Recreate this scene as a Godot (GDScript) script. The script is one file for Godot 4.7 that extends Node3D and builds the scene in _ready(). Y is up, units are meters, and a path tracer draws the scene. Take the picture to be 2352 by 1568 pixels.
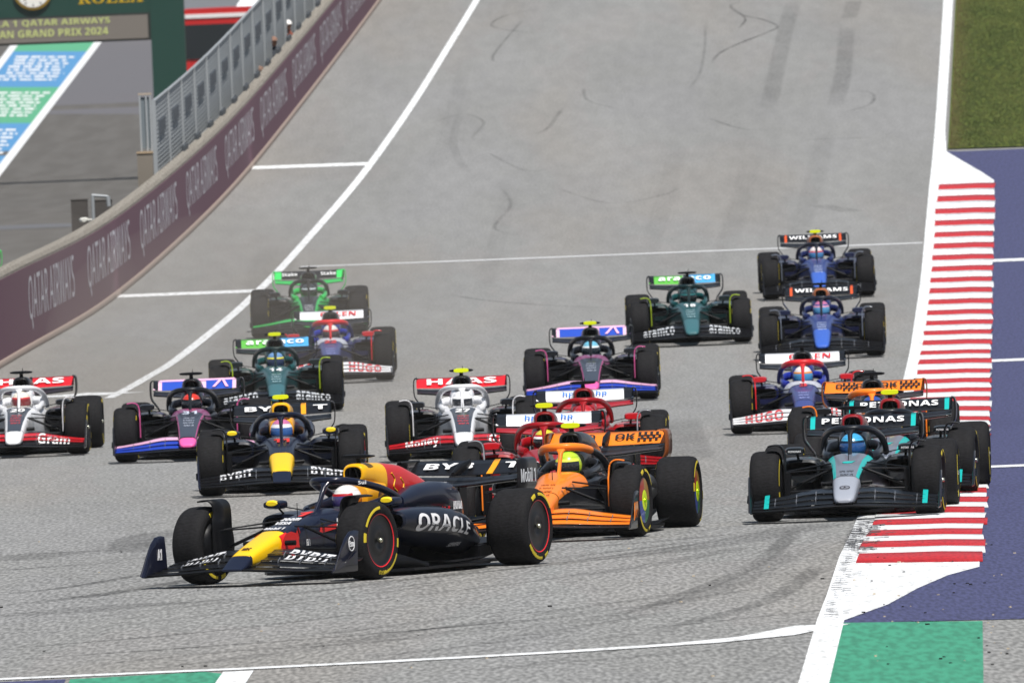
extends Node3D
# A pack of single-seat racing cars running down to the first corner, seen through a long lens.
# Picture positions below are in a 2352 x 1568 grid; they only give directions, distances come from the ground.

const FOCAL := 39200.0
const CENTRE := Vector2(1176, 784)
const EYE := Vector3(0, 4, 0)
var eye_basis := Basis.from_euler(Vector3(deg_to_rad(-0.7074), 0, deg_to_rad(-2.29)))
var rng := RandomNumberGenerator.new()
var meshes := {}
var mats := {}
var counts := {}
var track_h := PackedFloat32Array()
var left_h := PackedFloat32Array()
const D0 := -220
const D1 := 1300

# ---------------------------------------------------------------- ground shape
func spline(tab: Array, d: float) -> float:
	if d <= tab[0].x: return tab[0].y
	for i in tab.size() - 1:
		if d <= tab[i + 1].x:
			var a: Vector2 = tab[i]; var b: Vector2 = tab[i + 1]
			var p: Vector2 = tab[maxi(i - 1, 0)]; var q: Vector2 = tab[mini(i + 2, tab.size() - 1)]
			var ma := (b.y - p.y) / (b.x - p.x); var mb := (q.y - a.y) / (q.x - a.x)
			var w := b.x - a.x; var t := (d - a.x) / w
			return a.y * (2*t*t*t - 3*t*t + 1) + ma * w * (t*t*t - 2*t*t + t) + b.y * (-2*t*t*t + 3*t*t) + mb * w * (t*t*t - t*t)
	return tab[-1].y
func make_heights() -> void:
	var tt := [Vector2(-220, 0), Vector2(100, -0.03), Vector2(157, -0.06), Vector2(200, -0.12), Vector2(230, -0.12), Vector2(250, 0.03), Vector2(265, 0.24), Vector2(282, 0.6), Vector2(306, 1.12), Vector2(330, 1.95), Vector2(357, 3.12), Vector2(390, 4.9), Vector2(428, 7.08), Vector2(470, 9.6), Vector2(540, 13.6), Vector2(700, 20), Vector2(1300, 34)]
	var ll := [Vector2(-220, 0), Vector2(100, -0.03), Vector2(157, -0.06), Vector2(200, -0.12), Vector2(230, -0.12), Vector2(250, 0.03), Vector2(265, 0.24), Vector2(282, 0.6), Vector2(300, 1.2), Vector2(330, 1.84), Vector2(400, 2.0), Vector2(480, 2.25), Vector2(560, 2.86), Vector2(650, 5.0), Vector2(760, 8.7), Vector2(900, 13.5), Vector2(1300, 28)]
	for d in range(D0, D1 + 1):
		track_h.append(spline(tt, d)); left_h.append(spline(ll, d))
func gh(d: float) -> float:
	var t := clampf(d - D0, 0.0, D1 - D0 - 1.001); var i := int(t)
	return lerpf(track_h[i], track_h[i + 1], t - i)
func lh(d: float) -> float:
	var t := clampf(d - D0, 0.0, D1 - D0 - 1.001); var i := int(t)
	return lerpf(left_h[i], left_h[i + 1], t - i)
# a picture position -> the ground point (x, distance) it shows; left: the lower road beyond the wall
func on(x: float, y: float, left := false) -> Vector2:
	var r := eye_basis * Vector3((x - CENTRE.x) / FOCAL, -(y - CENTRE.y) / FOCAL, -1)
	r /= -r.z
	var a := 90.0 if not left else 285.0
	var b := a
	while b < 1250.0:
		b += 4.0
		if EYE.y + r.y * b < (lh(b) if left else gh(b)): break
		a = b
	for k in 24:
		var m := (a + b) / 2
		if EYE.y + r.y * m < (lh(m) if left else gh(m)): b = m
		else: a = m
	return Vector2(r.x * a, a)
# a point at distance d seen at a picture position
func seen(x: float, y: float, d: float) -> Vector3:
	var r := eye_basis * Vector3((x - CENTRE.x) / FOCAL, -(y - CENTRE.y) / FOCAL, -1)
	return EYE + r * (d / -r.z)
func v3(p: Vector2, up := 0.0, left := false) -> Vector3:
	return Vector3(p.x, (lh(p.y) if left else gh(p.y)) + up, -p.y)

# ---------------------------------------------------------------- node helpers
func numbered(n: String) -> String:
	counts[n] = counts.get(n, -1) + 1
	return n if counts[n] == 0 else "%s_%03d" % [n, counts[n]]
func thing(called: String, label: String, category: String, at := Vector3.ZERO, group := "") -> Node3D:
	var o := Node3D.new(); o.name = numbered(called); add_child(o); o.position = at
	meta(o, label, category, group)
	return o
func meta(o: Node, label: String, category: String, group := "") -> void:
	o.set_meta("label", label); o.set_meta("category", category)
	if group != "": o.set_meta("group", group)
func part(parent: Node, called: String, mesh: Mesh, m: Material, xf := Transform3D.IDENTITY) -> MeshInstance3D:
	var o := MeshInstance3D.new(); o.name = called if parent != self else numbered(called)
	o.mesh = mesh; o.material_override = m; o.transform = xf
	parent.add_child(o, true)
	return o
func structure(called: String, mesh: Mesh, m: Material) -> MeshInstance3D:
	var o := part(self, called, mesh, m); o.set_meta("kind", "structure")
	return o
func col(hex: String) -> Color: return Color.html(hex)
func mat(hex: String, rough := 0.5, metal := 0.0, coat := 0.0, spec := 0.5) -> StandardMaterial3D:
	var key := "%s %.2f %.2f %.2f %.2f" % [hex, rough, metal, coat, spec]
	if mats.has(key): return mats[key]
	var m := StandardMaterial3D.new(); m.albedo_color = col(hex); m.roughness = rough; m.metallic = metal; m.metallic_specular = spec
	if coat > 0: m.clearcoat_enabled = true; m.clearcoat = coat; m.clearcoat_roughness = 0.04
	mats[key] = m
	return m
func paint(hex: String) -> StandardMaterial3D: return mat(hex, 0.34, 0.0, 0.4, 0.3)
func carbon() -> StandardMaterial3D: return mat("141518", 0.4, 0.0, 0.0, 0.25)

# ---------------------------------------------------------------- mesh helpers
func surf(rows: Array, ring := true, caps := true, flat := false) -> ArrayMesh:
	var st := SurfaceTool.new(); st.begin(Mesh.PRIMITIVE_TRIANGLES)
	surf_into(st, rows, ring, caps, flat)
	st.generate_normals()
	return st.commit()
func surf_into(st: SurfaceTool, rows: Array, ring := true, caps := true, flat := false) -> void:
	st.set_smooth_group(-1 if flat else 0)
	var n: int = rows[0].size()
	for i in rows.size() - 1:
		for j in (n if ring else n - 1):
			var k := (j + 1) % n
			var a: Vector3 = rows[i][j]; var b: Vector3 = rows[i][k]; var c: Vector3 = rows[i + 1][k]; var e: Vector3 = rows[i + 1][j]
			for p in [a, b, c, a, c, e]: st.add_vertex(p)
	if ring and caps:
		st.set_smooth_group(-1)
		for i in [0, rows.size() - 1]:
			var mid := Vector3.ZERO
			for p in rows[i]: mid += p
			mid /= n
			for j in n:
				var k := (j + 1) % n
				for p in ([mid, rows[i][k], rows[i][j]] if i == 0 else [mid, rows[i][j], rows[i][k]]): st.add_vertex(p)
func se_ring(z: float, cx: float, cy: float, hw: float, hh: float, e := 2.6, n := 24) -> PackedVector3Array:
	var r := PackedVector3Array()
	for i in n:
		var a := TAU * i / n; var c := cos(a); var s := sin(a)
		r.append(Vector3(cx + hw * signf(c) * pow(absf(c), 2.0 / e), cy + hh * signf(s) * pow(absf(s), 2.0 / e), z))
	return r
func tube_rows(pts: Array, radii: Array, n := 10, squash := 1.0) -> Array:
	var rows := []
	for i in pts.size():
		var t: Vector3 = (pts[mini(i + 1, pts.size() - 1)] - pts[maxi(i - 1, 0)]).normalized()
		var u := Vector3.UP if absf(t.y) < 0.9 else Vector3.BACK
		var a := t.cross(u).normalized(); var b := a.cross(t).normalized()
		var r := PackedVector3Array()
		for j in n:
			var w := TAU * j / n
			r.append(pts[i] + (a * cos(w) + b * sin(w) * squash) * radii[mini(i, radii.size() - 1)])
		rows.append(r)
	return rows
func tube(pts: Array, radii: Array, n := 10, squash := 1.0) -> ArrayMesh: return surf(tube_rows(pts, radii, n, squash))
func smooth_path(pts: Array, steps := 5) -> Array:
	var out := []
	for i in pts.size() - 1:
		for k in steps:
			out.append((pts[i] as Vector3).cubic_interpolate(pts[i + 1], pts[maxi(i - 1, 0)], pts[mini(i + 2, pts.size() - 1)], float(k) / steps))
	out.append(pts[-1])
	return out
# an outline (a, b) extruded by t and laid out along the axes ea, eb from o
func plate(poly: PackedVector2Array, t: float, o := Vector3.ZERO, ea := Vector3.RIGHT, eb := Vector3.UP) -> ArrayMesh:
	var st := SurfaceTool.new(); st.begin(Mesh.PRIMITIVE_TRIANGLES)
	plate_into(st, poly, t, o, ea, eb)
	st.generate_normals()
	return st.commit()
func plate_into(st: SurfaceTool, poly: PackedVector2Array, t: float, o: Vector3, ea: Vector3, eb: Vector3) -> void:
	st.set_smooth_group(-1)
	var nn := ea.cross(eb).normalized() * t / 2
	var idx := Geometry2D.triangulate_polygon(poly)
	for s in [1, -1]:
		for i in range(0, idx.size(), 3):
			for k in ([0, 1, 2] if s == 1 else [0, 2, 1]):
				var p := poly[idx[i + k]]
				st.add_vertex(o + ea * p.x + eb * p.y + nn * s)
	for i in poly.size():
		var p := poly[i]; var q := poly[(i + 1) % poly.size()]
		var a := o + ea * p.x + eb * p.y; var b := o + ea * q.x + eb * q.y
		for w in [a + nn, b + nn, b - nn, a + nn, b - nn, a - nn]: st.add_vertex(w)
func box_into(st: SurfaceTool, c: Vector3, s: Vector3, b := Basis.IDENTITY) -> void:
	plate_into(st, PackedVector2Array([Vector2(-s.x, -s.y) / 2, Vector2(s.x, -s.y) / 2, Vector2(s.x, s.y) / 2, Vector2(-s.x, s.y) / 2]), s.z, c, b.x, b.y)
func box(c: Vector3, s: Vector3, b := Basis.IDENTITY) -> ArrayMesh:
	var st := SurfaceTool.new(); st.begin(Mesh.PRIMITIVE_TRIANGLES); box_into(st, c, s, b); st.generate_normals(); return st.commit()
func lathe(profile: Array, n := 40, closed := true) -> ArrayMesh:   # (x, radius) turned round the x axis
	var rows := []
	for i in n + 1:
		var a := TAU * i / n; var r := PackedVector3Array()
		for p in profile: r.append(Vector3(p.x, p.y * cos(a), p.y * sin(a)))
		rows.append(r)
	return surf(rows, closed, false)
# an aerofoil through stations [x, z and y of the leading edge, z and y of the trailing edge, thickness]
func foil(st_: Array, camber := 0.08, steps := 4) -> ArrayMesh:
	var rows := []
	for i in st_.size() - 1:
		for k in (steps if i < st_.size() - 2 else steps + 1):
			var t := float(k) / steps; var s := []
			for j in 6: s.append(cubic_interpolate(st_[i][j], st_[i + 1][j], st_[maxi(i - 1, 0)][j], st_[mini(i + 2, st_.size() - 1)][j], t))
			var le := Vector3(s[0], s[2], s[1]); var te := Vector3(s[0], s[4], s[3])
			var ch := te - le; var nrm := Vector3(0, -ch.z, ch.y).normalized()
			if nrm.y < 0: nrm = -nrm
			var r := PackedVector3Array()
			var ts := [0.0, 0.06, 0.2, 0.45, 0.75, 1.0]
			for u in ts: r.append(le + ch * u + nrm * (s[5] * (sqrt(u) * 1.5 * (1 - u)) * 0.6 + s[5] * 0.08 - camber * ch.length() * 4 * u * (1 - u)))
			for q in 5:
				var u: float = ts[4 - q]
				r.append(le + ch * u + nrm * (-s[5] * (sqrt(u) * 1.5 * (1 - u)) * 0.6 - s[5] * 0.08 - camber * ch.length() * 4 * u * (1 - u)))
			rows.append(r)
	return surf(rows)
func font_of(bold: bool, serif := false) -> SystemFont:
	var k := "font%s%s" % [bold, serif]
	if not mats.has(k):
		var f := SystemFont.new(); f.font_names = PackedStringArray(["Droid Serif" if serif else "Droid Sans"]); f.font_weight = 700 if bold else 400
		mats[k] = f
	return mats[k]
func text_mesh(s: String, bold := true, serif := false) -> TextMesh:
	var key := "text %s %s %s" % [s, bold, serif]
	if not meshes.has(key):
		var t := TextMesh.new(); t.text = s; t.font = font_of(bold, serif); t.font_size = 48; t.pixel_size = 0.01; t.depth = 0.02; t.curve_step = 2.0
		meshes[key] = t
	return meshes[key]
# words w wide and h tall, centred on c, running along r with their tops along u
func letters(parent: Node, s: String, w: float, h: float, c: Vector3, r: Vector3, u: Vector3, m: Material, bold := true, serif := false) -> MeshInstance3D:
	var t := text_mesh(s, bold, serif); var bb := t.get_aabb()
	r = r.normalized(); u = (u - r * u.dot(r)).normalized()
	var b := Basis(r * w / bb.size.x, u * h / bb.size.y, r.cross(u) * 0.2)
	return part(parent, "lettering", t, m, Transform3D(b, c - b * (bb.position + bb.size / 2)))
# words bent over a surface: f maps (0..1 along, 0..1 up) to a point
func split_into(st: SurfaceTool, t: Array, f: Callable, bb: AABB, fine: float) -> void:
	for i in 3:
		var a: Vector3 = t[i]; var b: Vector3 = t[(i + 1) % 3]; var c: Vector3 = t[(i + 2) % 3]
		if a.distance_to(b) > fine and a.distance_to(b) >= b.distance_to(c) and a.distance_to(b) >= c.distance_to(a):
			var m := (a + b) / 2
			split_into(st, [a, m, c], f, bb, fine); split_into(st, [m, b, c], f, bb, fine)
			return
	for p in t: st.add_vertex(f.call((p.x - bb.position.x) / bb.size.x, (p.y - bb.position.y) / bb.size.y))
func bent_letters(parent: Node, s: String, f: Callable, m: Material, bold := true, fine := 9.0) -> MeshInstance3D:
	var t := text_mesh(s, bold); var bb := t.get_aabb()
	var arr := t.get_mesh_arrays(); var vs: PackedVector3Array = arr[Mesh.ARRAY_VERTEX]; var ix = arr[Mesh.ARRAY_INDEX]
	var st := SurfaceTool.new(); st.begin(Mesh.PRIMITIVE_TRIANGLES); st.set_smooth_group(-1)
	var tri: Array = Array(ix) if ix != null and ix.size() > 0 else range(vs.size())
	for i in range(0, tri.size() - 2, 3):
		var a := vs[tri[i]]; var b := vs[tri[i + 1]]; var c := vs[tri[i + 2]]
		if a.z <= 0.0 or b.z <= 0.0 or c.z <= 0.0: continue
		split_into(st, [a, b, c], f, bb, fine)
	st.generate_normals()
	return part(parent, "lettering", st.commit(), m)
func cached(key: String, make: Callable) -> Mesh:
	if not meshes.has(key): meshes[key] = make.call()
	return meshes[key]
# a flat sheet over the ground cut from an outline (x, distance), following its slope
func sheet(poly: PackedVector2Array, up: float, left := false, step := 4.0, uv := false) -> ArrayMesh:
	var st := SurfaceTool.new(); st.begin(Mesh.PRIMITIVE_TRIANGLES); st.set_smooth_group(0)
	var lo := INF; var hi := -INF
	for p in poly: lo = minf(lo, p.y); hi = maxf(hi, p.y)
	var a := floorf(lo / step) * step
	while a < hi:
		var band := PackedVector2Array([Vector2(-900, a), Vector2(900, a), Vector2(900, a + step), Vector2(-900, a + step)])
		for piece in Geometry2D.intersect_polygons(poly, band):
			var idx := Geometry2D.triangulate_polygon(piece)
			for i in idx:
				if uv: st.set_uv(tex_uv(piece[i]))
				st.add_vertex(v3(piece[i], up, left))
		a += step
	st.generate_normals()
	return st.commit()
func tex_uv(p: Vector2) -> Vector2: return Vector2((p.x + 16.0) / 32.0, (p.y - 110.0) / 360.0)
func line(x0: float, y0: float, x1: float, y1: float, n := 14) -> Array:
	var r := []
	for i in n + 1: r.append([lerpf(x0, x1, float(i) / n), lerpf(y0, y1, float(i) / n)])
	return r
func pxs(a: Array, left := false) -> PackedVector2Array:
	var r := PackedVector2Array()
	for p in a: r.append(on(p[0], p[1], left))
	return r
# a ribbon of width w metres along ground points
func ribbon(pts: PackedVector2Array, w: float, up: float, left := false) -> ArrayMesh:
	var dense := PackedVector2Array()
	for i in pts.size() - 1:
		var n := maxi(1, int(pts[i].distance_to(pts[i + 1]) / 1.5))
		for k in n: dense.append(pts[i].cubic_interpolate(pts[i + 1], pts[maxi(i - 1, 0)], pts[mini(i + 2, pts.size() - 1)], float(k) / n))
	dense.append(pts[-1])
	var rows := []
	for i in dense.size():
		var t := (dense[mini(i + 1, dense.size() - 1)] - dense[maxi(i - 1, 0)]).normalized()
		var n := Vector2(-t.y, t.x) * w / 2
		rows.append(PackedVector3Array([v3(dense[i] - n, up, left), v3(dense[i] + n, up, left)]))
	return surf(rows, false, false)
func noise(freq: float, seed_: int, oct := 3, type := FastNoiseLite.TYPE_SIMPLEX_SMOOTH) -> FastNoiseLite:
	var f := FastNoiseLite.new(); f.seed = seed_; f.frequency = freq; f.fractal_octaves = oct; f.noise_type = type
	return f
func ramp_tex(f: FastNoiseLite, size: int, cols: Array, offs: Array) -> NoiseTexture2D:
	var t := NoiseTexture2D.new(); t.width = size; t.height = size; t.seamless = true; t.noise = f; t.normalize = true
	var g := Gradient.new(); g.offsets = PackedFloat32Array(offs); g.colors = PackedColorArray(cols); t.color_ramp = g
	return t

# ---------------------------------------------------------------- the racing car (front axle at z 0, facing +z, right of the picture +x)
const NOSE := [[1.13, 0.06, 0.19, 0.212], [1.11, 0.085, 0.178, 0.236], [1.06, 0.103, 0.17, 0.262], [0.95, 0.114, 0.17, 0.302], [0.8, 0.123, 0.178, 0.35], [0.55, 0.136, 0.205, 0.418], [0.3, 0.149, 0.235, 0.478], [0.0, 0.17, 0.25, 0.54], [-0.4, 0.195, 0.23, 0.602], [-0.8, 0.245, 0.2, 0.648], [-0.95, 0.27, 0.19, 0.652], [-1.0, 0.28, 0.18, 0.652], [-1.3, 0.33, 0.15, 0.655], [-1.7, 0.36, 0.12, 0.655], [-2.1, 0.34, 0.1, 0.64]]
const HALO := [Vector3(0.315, 0.63, -2.05), Vector3(0.31, 0.72, -1.85), Vector3(0.288, 0.8, -1.58), Vector3(0.252, 0.85, -1.32), Vector3(0.195, 0.885, -1.12), Vector3(0.108, 0.899, -1.0)]
func nose_at(z: float) -> Array:
	for i in NOSE.size() - 1:
		if z >= NOSE[i + 1][0]:
			var t: float = clampf((z - NOSE[i][0]) / (NOSE[i + 1][0] - NOSE[i][0]), 0, 1)
			return [lerpf(NOSE[i][1], NOSE[i + 1][1], t), lerpf(NOSE[i][2], NOSE[i + 1][2], t), lerpf(NOSE[i][3], NOSE[i + 1][3], t)]
	return [NOSE[-1][1], NOSE[-1][2], NOSE[-1][3]]
func nose_ring(z: float, grow := 0.0) -> PackedVector3Array:
	var s := nose_at(z)
	return se_ring(z, 0, (s[1] + s[2]) / 2, s[0] + grow, (s[2] - s[1]) / 2 + grow, 3.2, 32)
func nose_loft(za: float, zb: float, caps := true) -> ArrayMesh:
	var rows := []
	var zs := [za]
	for s in NOSE:
		if s[0] < za - 0.01 and s[0] > zb + 0.01: zs.append(s[0])
	zs.append(zb)
	for i in zs.size() - 1:
		for k in 3: rows.append(nose_ring(lerpf(zs[i], zs[i + 1], k / 3.0)))
	rows.append(nose_ring(zb))
	for r in rows:      # the cockpit: a trough in the upper face
		if r[0].z < -0.93:
			for j in r.size():
				if r[j].y > 0.45 and absf(r[j].x) < 0.235: r[j].y = 0.44
	return surf(rows, true, caps)
# a patch of the upper face, j0..j1 of the 32 ring points
func nose_patch(za: float, zb: float, j0: int, j1: int, grow := 0.004) -> ArrayMesh:
	var rows := []
	for k in 15:
		var r := nose_ring(lerpf(za, zb, k / 14.0), grow); var q := PackedVector3Array()
		for j in range(j0, j1 + 1): q.append(r[j])
		rows.append(q)
	return surf(rows, false, false)
const POD := [[-1.12, 0.53, 0.48, 0.2, 0.12], [-1.3, 0.545, 0.465, 0.225, 0.15], [-1.7, 0.55, 0.44, 0.24, 0.18], [-2.2, 0.53, 0.405, 0.25, 0.19], [-2.7, 0.45, 0.345, 0.24, 0.185], [-3.2, 0.33, 0.285, 0.2, 0.155], [-3.6, 0.24, 0.23, 0.14, 0.115], [-3.95, 0.17, 0.21, 0.07, 0.08]]
func pod_at(z: float) -> Array:
	for i in POD.size() - 1:
		if z >= POD[i + 1][0]:
			var t: float = clampf((z - POD[i][0]) / (POD[i + 1][0] - POD[i][0]), 0, 1); var o := []
			for j in 4: o.append(cubic_interpolate(POD[i][j + 1], POD[i + 1][j + 1], POD[maxi(i - 1, 0)][j + 1], POD[mini(i + 2, POD.size() - 1)][j + 1], t))
			return o
	return POD[-1].slice(1)
func pod_mesh(side: int) -> ArrayMesh:
	var rows := []
	for k in 26:
		var z := lerpf(-1.12, -3.95, k / 25.0); var s := pod_at(z)
		var r := se_ring(z, s[0], s[1], s[2], s[3], 3.4, 28)
		for j in r.size():
			if r[j].y < s[1]: r[j].x = lerpf(r[j].x, s[0] - 0.1, 0.42 * pow((s[1] - r[j].y) / s[3], 0.8))
			r[j].x *= side
		rows.append(r)
	var m := surf(rows, true, false)
	return m
func pod_x(z: float, y: float) -> float:
	var s := pod_at(z); var v := clampf(absf(y - s[1]) / s[3], 0, 0.98)
	var x: float = s[0] + s[2] * pow(1 - pow(v, 3.4), 1 / 3.4)
	return lerpf(x, s[0] - 0.1, 0.42 * pow((s[1] - y) / s[3], 0.8)) if y < s[1] else x
func duct(rows: Array) -> ArrayMesh:   # open in front, closed at its far end
	var mid := Vector3.ZERO
	for p in rows[-1]: mid += p
	var last := PackedVector3Array()
	for p in rows[-1]: last.append(mid / rows[-1].size())
	return surf(rows + [last], true, false)
func cover_mesh(za: float, zb: float) -> ArrayMesh:
	var tab := [[-1.6, 0.94, 0.084, 0.104], [-1.63, 0.94, 0.096, 0.116], [-1.8, 0.93, 0.11, 0.128], [-2.1, 0.86, 0.17, 0.148], [-2.5, 0.75, 0.25, 0.15], [-2.9, 0.64, 0.26, 0.14], [-3.3, 0.53, 0.24, 0.12], [-3.7, 0.43, 0.2, 0.095], [-4.0, 0.36, 0.13, 0.06]]
	var rows := []
	for k in 17:
		var z := lerpf(za, zb, k / 16.0)
		for i in tab.size() - 1:
			if z >= tab[i + 1][0] - 0.001:
				var t: float = clampf((z - tab[i][0]) / (tab[i + 1][0] - tab[i][0]), 0, 1)
				rows.append(se_ring(z, 0, lerpf(tab[i][1], tab[i + 1][1], t), lerpf(tab[i][3], tab[i + 1][3], t), lerpf(tab[i][2], tab[i + 1][2], t), 2.7, 28)); break
	return surf(rows, true, za < -1.7)
func band(path: Array, za: Array, zb: Array, t: float) -> ArrayMesh:   # a thick strip along an (x, y) path, from depth za to zb
	var rows := []
	for i in path.size():
		var d: Vector2 = (path[mini(i + 1, path.size() - 1)] - path[maxi(i - 1, 0)]).normalized(); var n := Vector2(-d.y, d.x) * t / 2
		var p: Vector2 = path[i]
		rows.append(PackedVector3Array([Vector3(p.x + n.x, p.y + n.y, za[i]), Vector3(p.x + n.x, p.y + n.y, zb[i]), Vector3(p.x - n.x, p.y - n.y, zb[i]), Vector3(p.x - n.x, p.y - n.y, za[i])]))
	return surf(rows, true, true)
func smooth2(pts: Array, n := 4) -> Array:
	var o := []
	for i in pts.size() - 1:
		for k in n: o.append((pts[i] as Vector2).cubic_interpolate(pts[i + 1], pts[maxi(i - 1, 0)], pts[mini(i + 2, pts.size() - 1)], float(k) / n))
	o.append(pts[-1])
	return o
func tyre_profile(w: float) -> Array:
	var h := w / 2
	return [Vector2(-h + 0.018, 0.232), Vector2(-h + 0.004, 0.262), Vector2(-h, 0.29), Vector2(-h + 0.006, 0.318), Vector2(-h + 0.022, 0.34), Vector2(-h + 0.048, 0.353), Vector2(-h + 0.09, 0.3585), Vector2(0, 0.36), Vector2(h - 0.09, 0.3585), Vector2(h - 0.048, 0.353), Vector2(h - 0.022, 0.34), Vector2(h - 0.006, 0.318), Vector2(h, 0.29), Vector2(h - 0.004, 0.262), Vector2(h - 0.018, 0.232), Vector2(h - 0.06, 0.226), Vector2(-h + 0.06, 0.226)]
# a band of the outer (side 1) or inner sidewall between radii r0 and r1 and angles a0..a1, standing 2 mm proud
func wall_arc(w: float, side: int, r0: float, r1: float, a0: float, a1: float, off := 0.003) -> ArrayMesh:
	var rows := []; var n := maxi(4, int(absf(a1 - a0) / 6.0))
	for i in n + 1:
		var a := deg_to_rad(lerpf(a0, a1, float(i) / n)); var r := PackedVector3Array()
		for k in 5:
			var q := lerpf(r0, r1, k / 4.0); var h := w / 2; var x := h
			if q < 0.29: x = h - 0.004 * pow((0.29 - q) / 0.028, 2.0) if q > 0.262 else h - 0.004 - 0.014 * (0.262 - q) / 0.03
			else: x = h - 0.006 * pow((q - 0.29) / 0.028, 2.0) if q < 0.318 else h - 0.006 - 0.016 * (q - 0.318) / 0.022
			r.append(Vector3(side * (x + off), q * cos(a), q * sin(a)))
		rows.append(r)
	return surf(rows, false, false)
func helmet_patch(t0: float, t1: float, p0: float, p1: float, grow: float, n := 10) -> ArrayMesh:   # heights t (-1..1), bearings p in degrees, 0 straight ahead
	var rows := []
	for i in n + 1:
		var t := lerpf(t0, t1, float(i) / n); var r := PackedVector3Array()
		for j in n + 5:
			var p := deg_to_rad(lerpf(p0, p1, float(j) / (n + 4))); var c := sqrt(maxf(0, 1 - t * t))
			r.append(Vector3(sin(p) * c * (0.132 + grow), t * (0.135 + grow) - (0.02 * c * c if t < 0 and cos(p) > 0 else 0.0), cos(p) * c * (0.145 + grow)))
		rows.append(r)
	return surf(rows, false, false)

func wheel(car: Node3D, x: float, z: float, w: float, steer: float, L: Dictionary, front: bool) -> void:
	var side := 1 if x > 0 else -1
	var tag := "f" if front else "r"
	var xf := Transform3D(Basis(Vector3.UP, steer), Vector3(x, 0.36, z))
	var wh := part(car, "wheel", cached("rim" + tag, func(): return lathe([Vector2(-w / 2 + 0.03, 0.236), Vector2(-w / 2 + 0.05, 0.215), Vector2(w / 2 - 0.05, 0.215), Vector2(w / 2 - 0.03, 0.236)], 36, true)), mat("16171a", 0.45, 0.3), xf)
	part(wh, "tyre", cached("tyre" + tag, func(): return lathe(tyre_profile(w), 64, true)), mats.rubber)
	# outer cover: a shallow dish with a domed middle
	part(wh, "wheel_cover", cached("cover%s%d" % [tag, side], func(): return lathe([Vector2(side * (w / 2 - 0.022), 0.236), Vector2(side * (w / 2 - 0.03), 0.222), Vector2(side * (w / 2 - 0.036), 0.2), Vector2(side * (w / 2 - 0.034), 0.12), Vector2(side * (w / 2 - 0.02), 0.095), Vector2(side * (w / 2 - 0.04), 0.06), Vector2(side * (w / 2 - 0.04), 0.0)], 36, false)), mat(L.get("cover", "0e0f11"), 0.38, 0.0, 0.0, 0.5))
	part(wh, "wheel_nut", cached("nut%d" % side, func(): return lathe([Vector2(0, 0.0), Vector2(side * 0.02, 0.026), Vector2(side * 0.05, 0.02), Vector2(side * 0.055, 0.0)], 12, false)), mat(L.get("nut", "b8b8a8"), 0.25, 0.9), Transform3D(Basis(), Vector3(side * (w / 2 - 0.045), 0, 0)))
	part(wh, "brake_drum", cached("drum%s%d" % [tag, side], func(): return lathe([Vector2(-side * (w / 2 + 0.03), 0.0), Vector2(-side * (w / 2 + 0.03), 0.15), Vector2(-side * (w / 2 - 0.01), 0.222), Vector2(-side * (w / 2 - 0.06), 0.222)], 30, false)), carbon())
	if L.has("ring"): part(wh, "rim_ring", cached("ring%s%d" % [tag, side], func(): return wall_arc(w, side, 0.236, 0.245, 0, 360, 0.004)), mat(L.ring, 0.4))
	if L.has("sectors"):
		for k in 4: part(wh, "cover_sector", cached("sector%s%d%d" % [tag, side, k], func():
			var rows := []
			for i in 10:
				var a := deg_to_rad(k * 90 + i * 10.0); rows.append(PackedVector3Array([Vector3(side * (w / 2 - 0.012), 0.11 * cos(a), 0.11 * sin(a)), Vector3(side * (w / 2 - 0.018), 0.225 * cos(a), 0.225 * sin(a))]))
			return surf(rows, false, false)), mat(L.sectors[k], 0.4, 0.0, 0.3))
		part(wh, "cover_centre", cached("ccentre%s%d" % [tag, side], func(): return lathe([Vector2(side * (w / 2 - 0.012), 0.105), Vector2(side * (w / 2 - 0.008), 0.09), Vector2(side * (w / 2 - 0.014), 0.03), Vector2(side * (w / 2 - 0.014), 0.0)], 30, false)), mat("d9f000", 0.4))
	# yellow marks on both walls; the tyre has turned by a different amount on every wheel
	var turn := rng.randf_range(0, 180)
	for s2 in [side, -side]:
		for k in 2:
			for seg in [[0, 62], [74, 90]]:
				var key := "mark%s%d%d" % [tag, s2, seg[0]]
				part(wh, "tyre_mark", cached(key, func(): return wall_arc(w, s2, 0.287 if seg[0] == 0 else 0.28, 0.313 if seg[0] == 0 else 0.32, seg[0], seg[1])), mats.mark, Transform3D(Basis(Vector3.RIGHT, deg_to_rad(turn + k * 180 + 40)), Vector3.ZERO))
	if L.get("hero", false) and side == 1:
		for wd in [["P ZERO", 250.0 if front else 285.0]]:
			bent_letters(wh, wd[0], func(u, v):
				var a := deg_to_rad(wd[1] + 34 * u); var q := lerpf(0.278, 0.315, v)
				return Vector3(w / 2 + 0.003 - 0.02 * pow(maxf(0.0, (q - 0.29) / 0.05), 2), q * cos(a + PI / 2) * -1, q * sin(a + PI / 2)), mats.mark)

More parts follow.
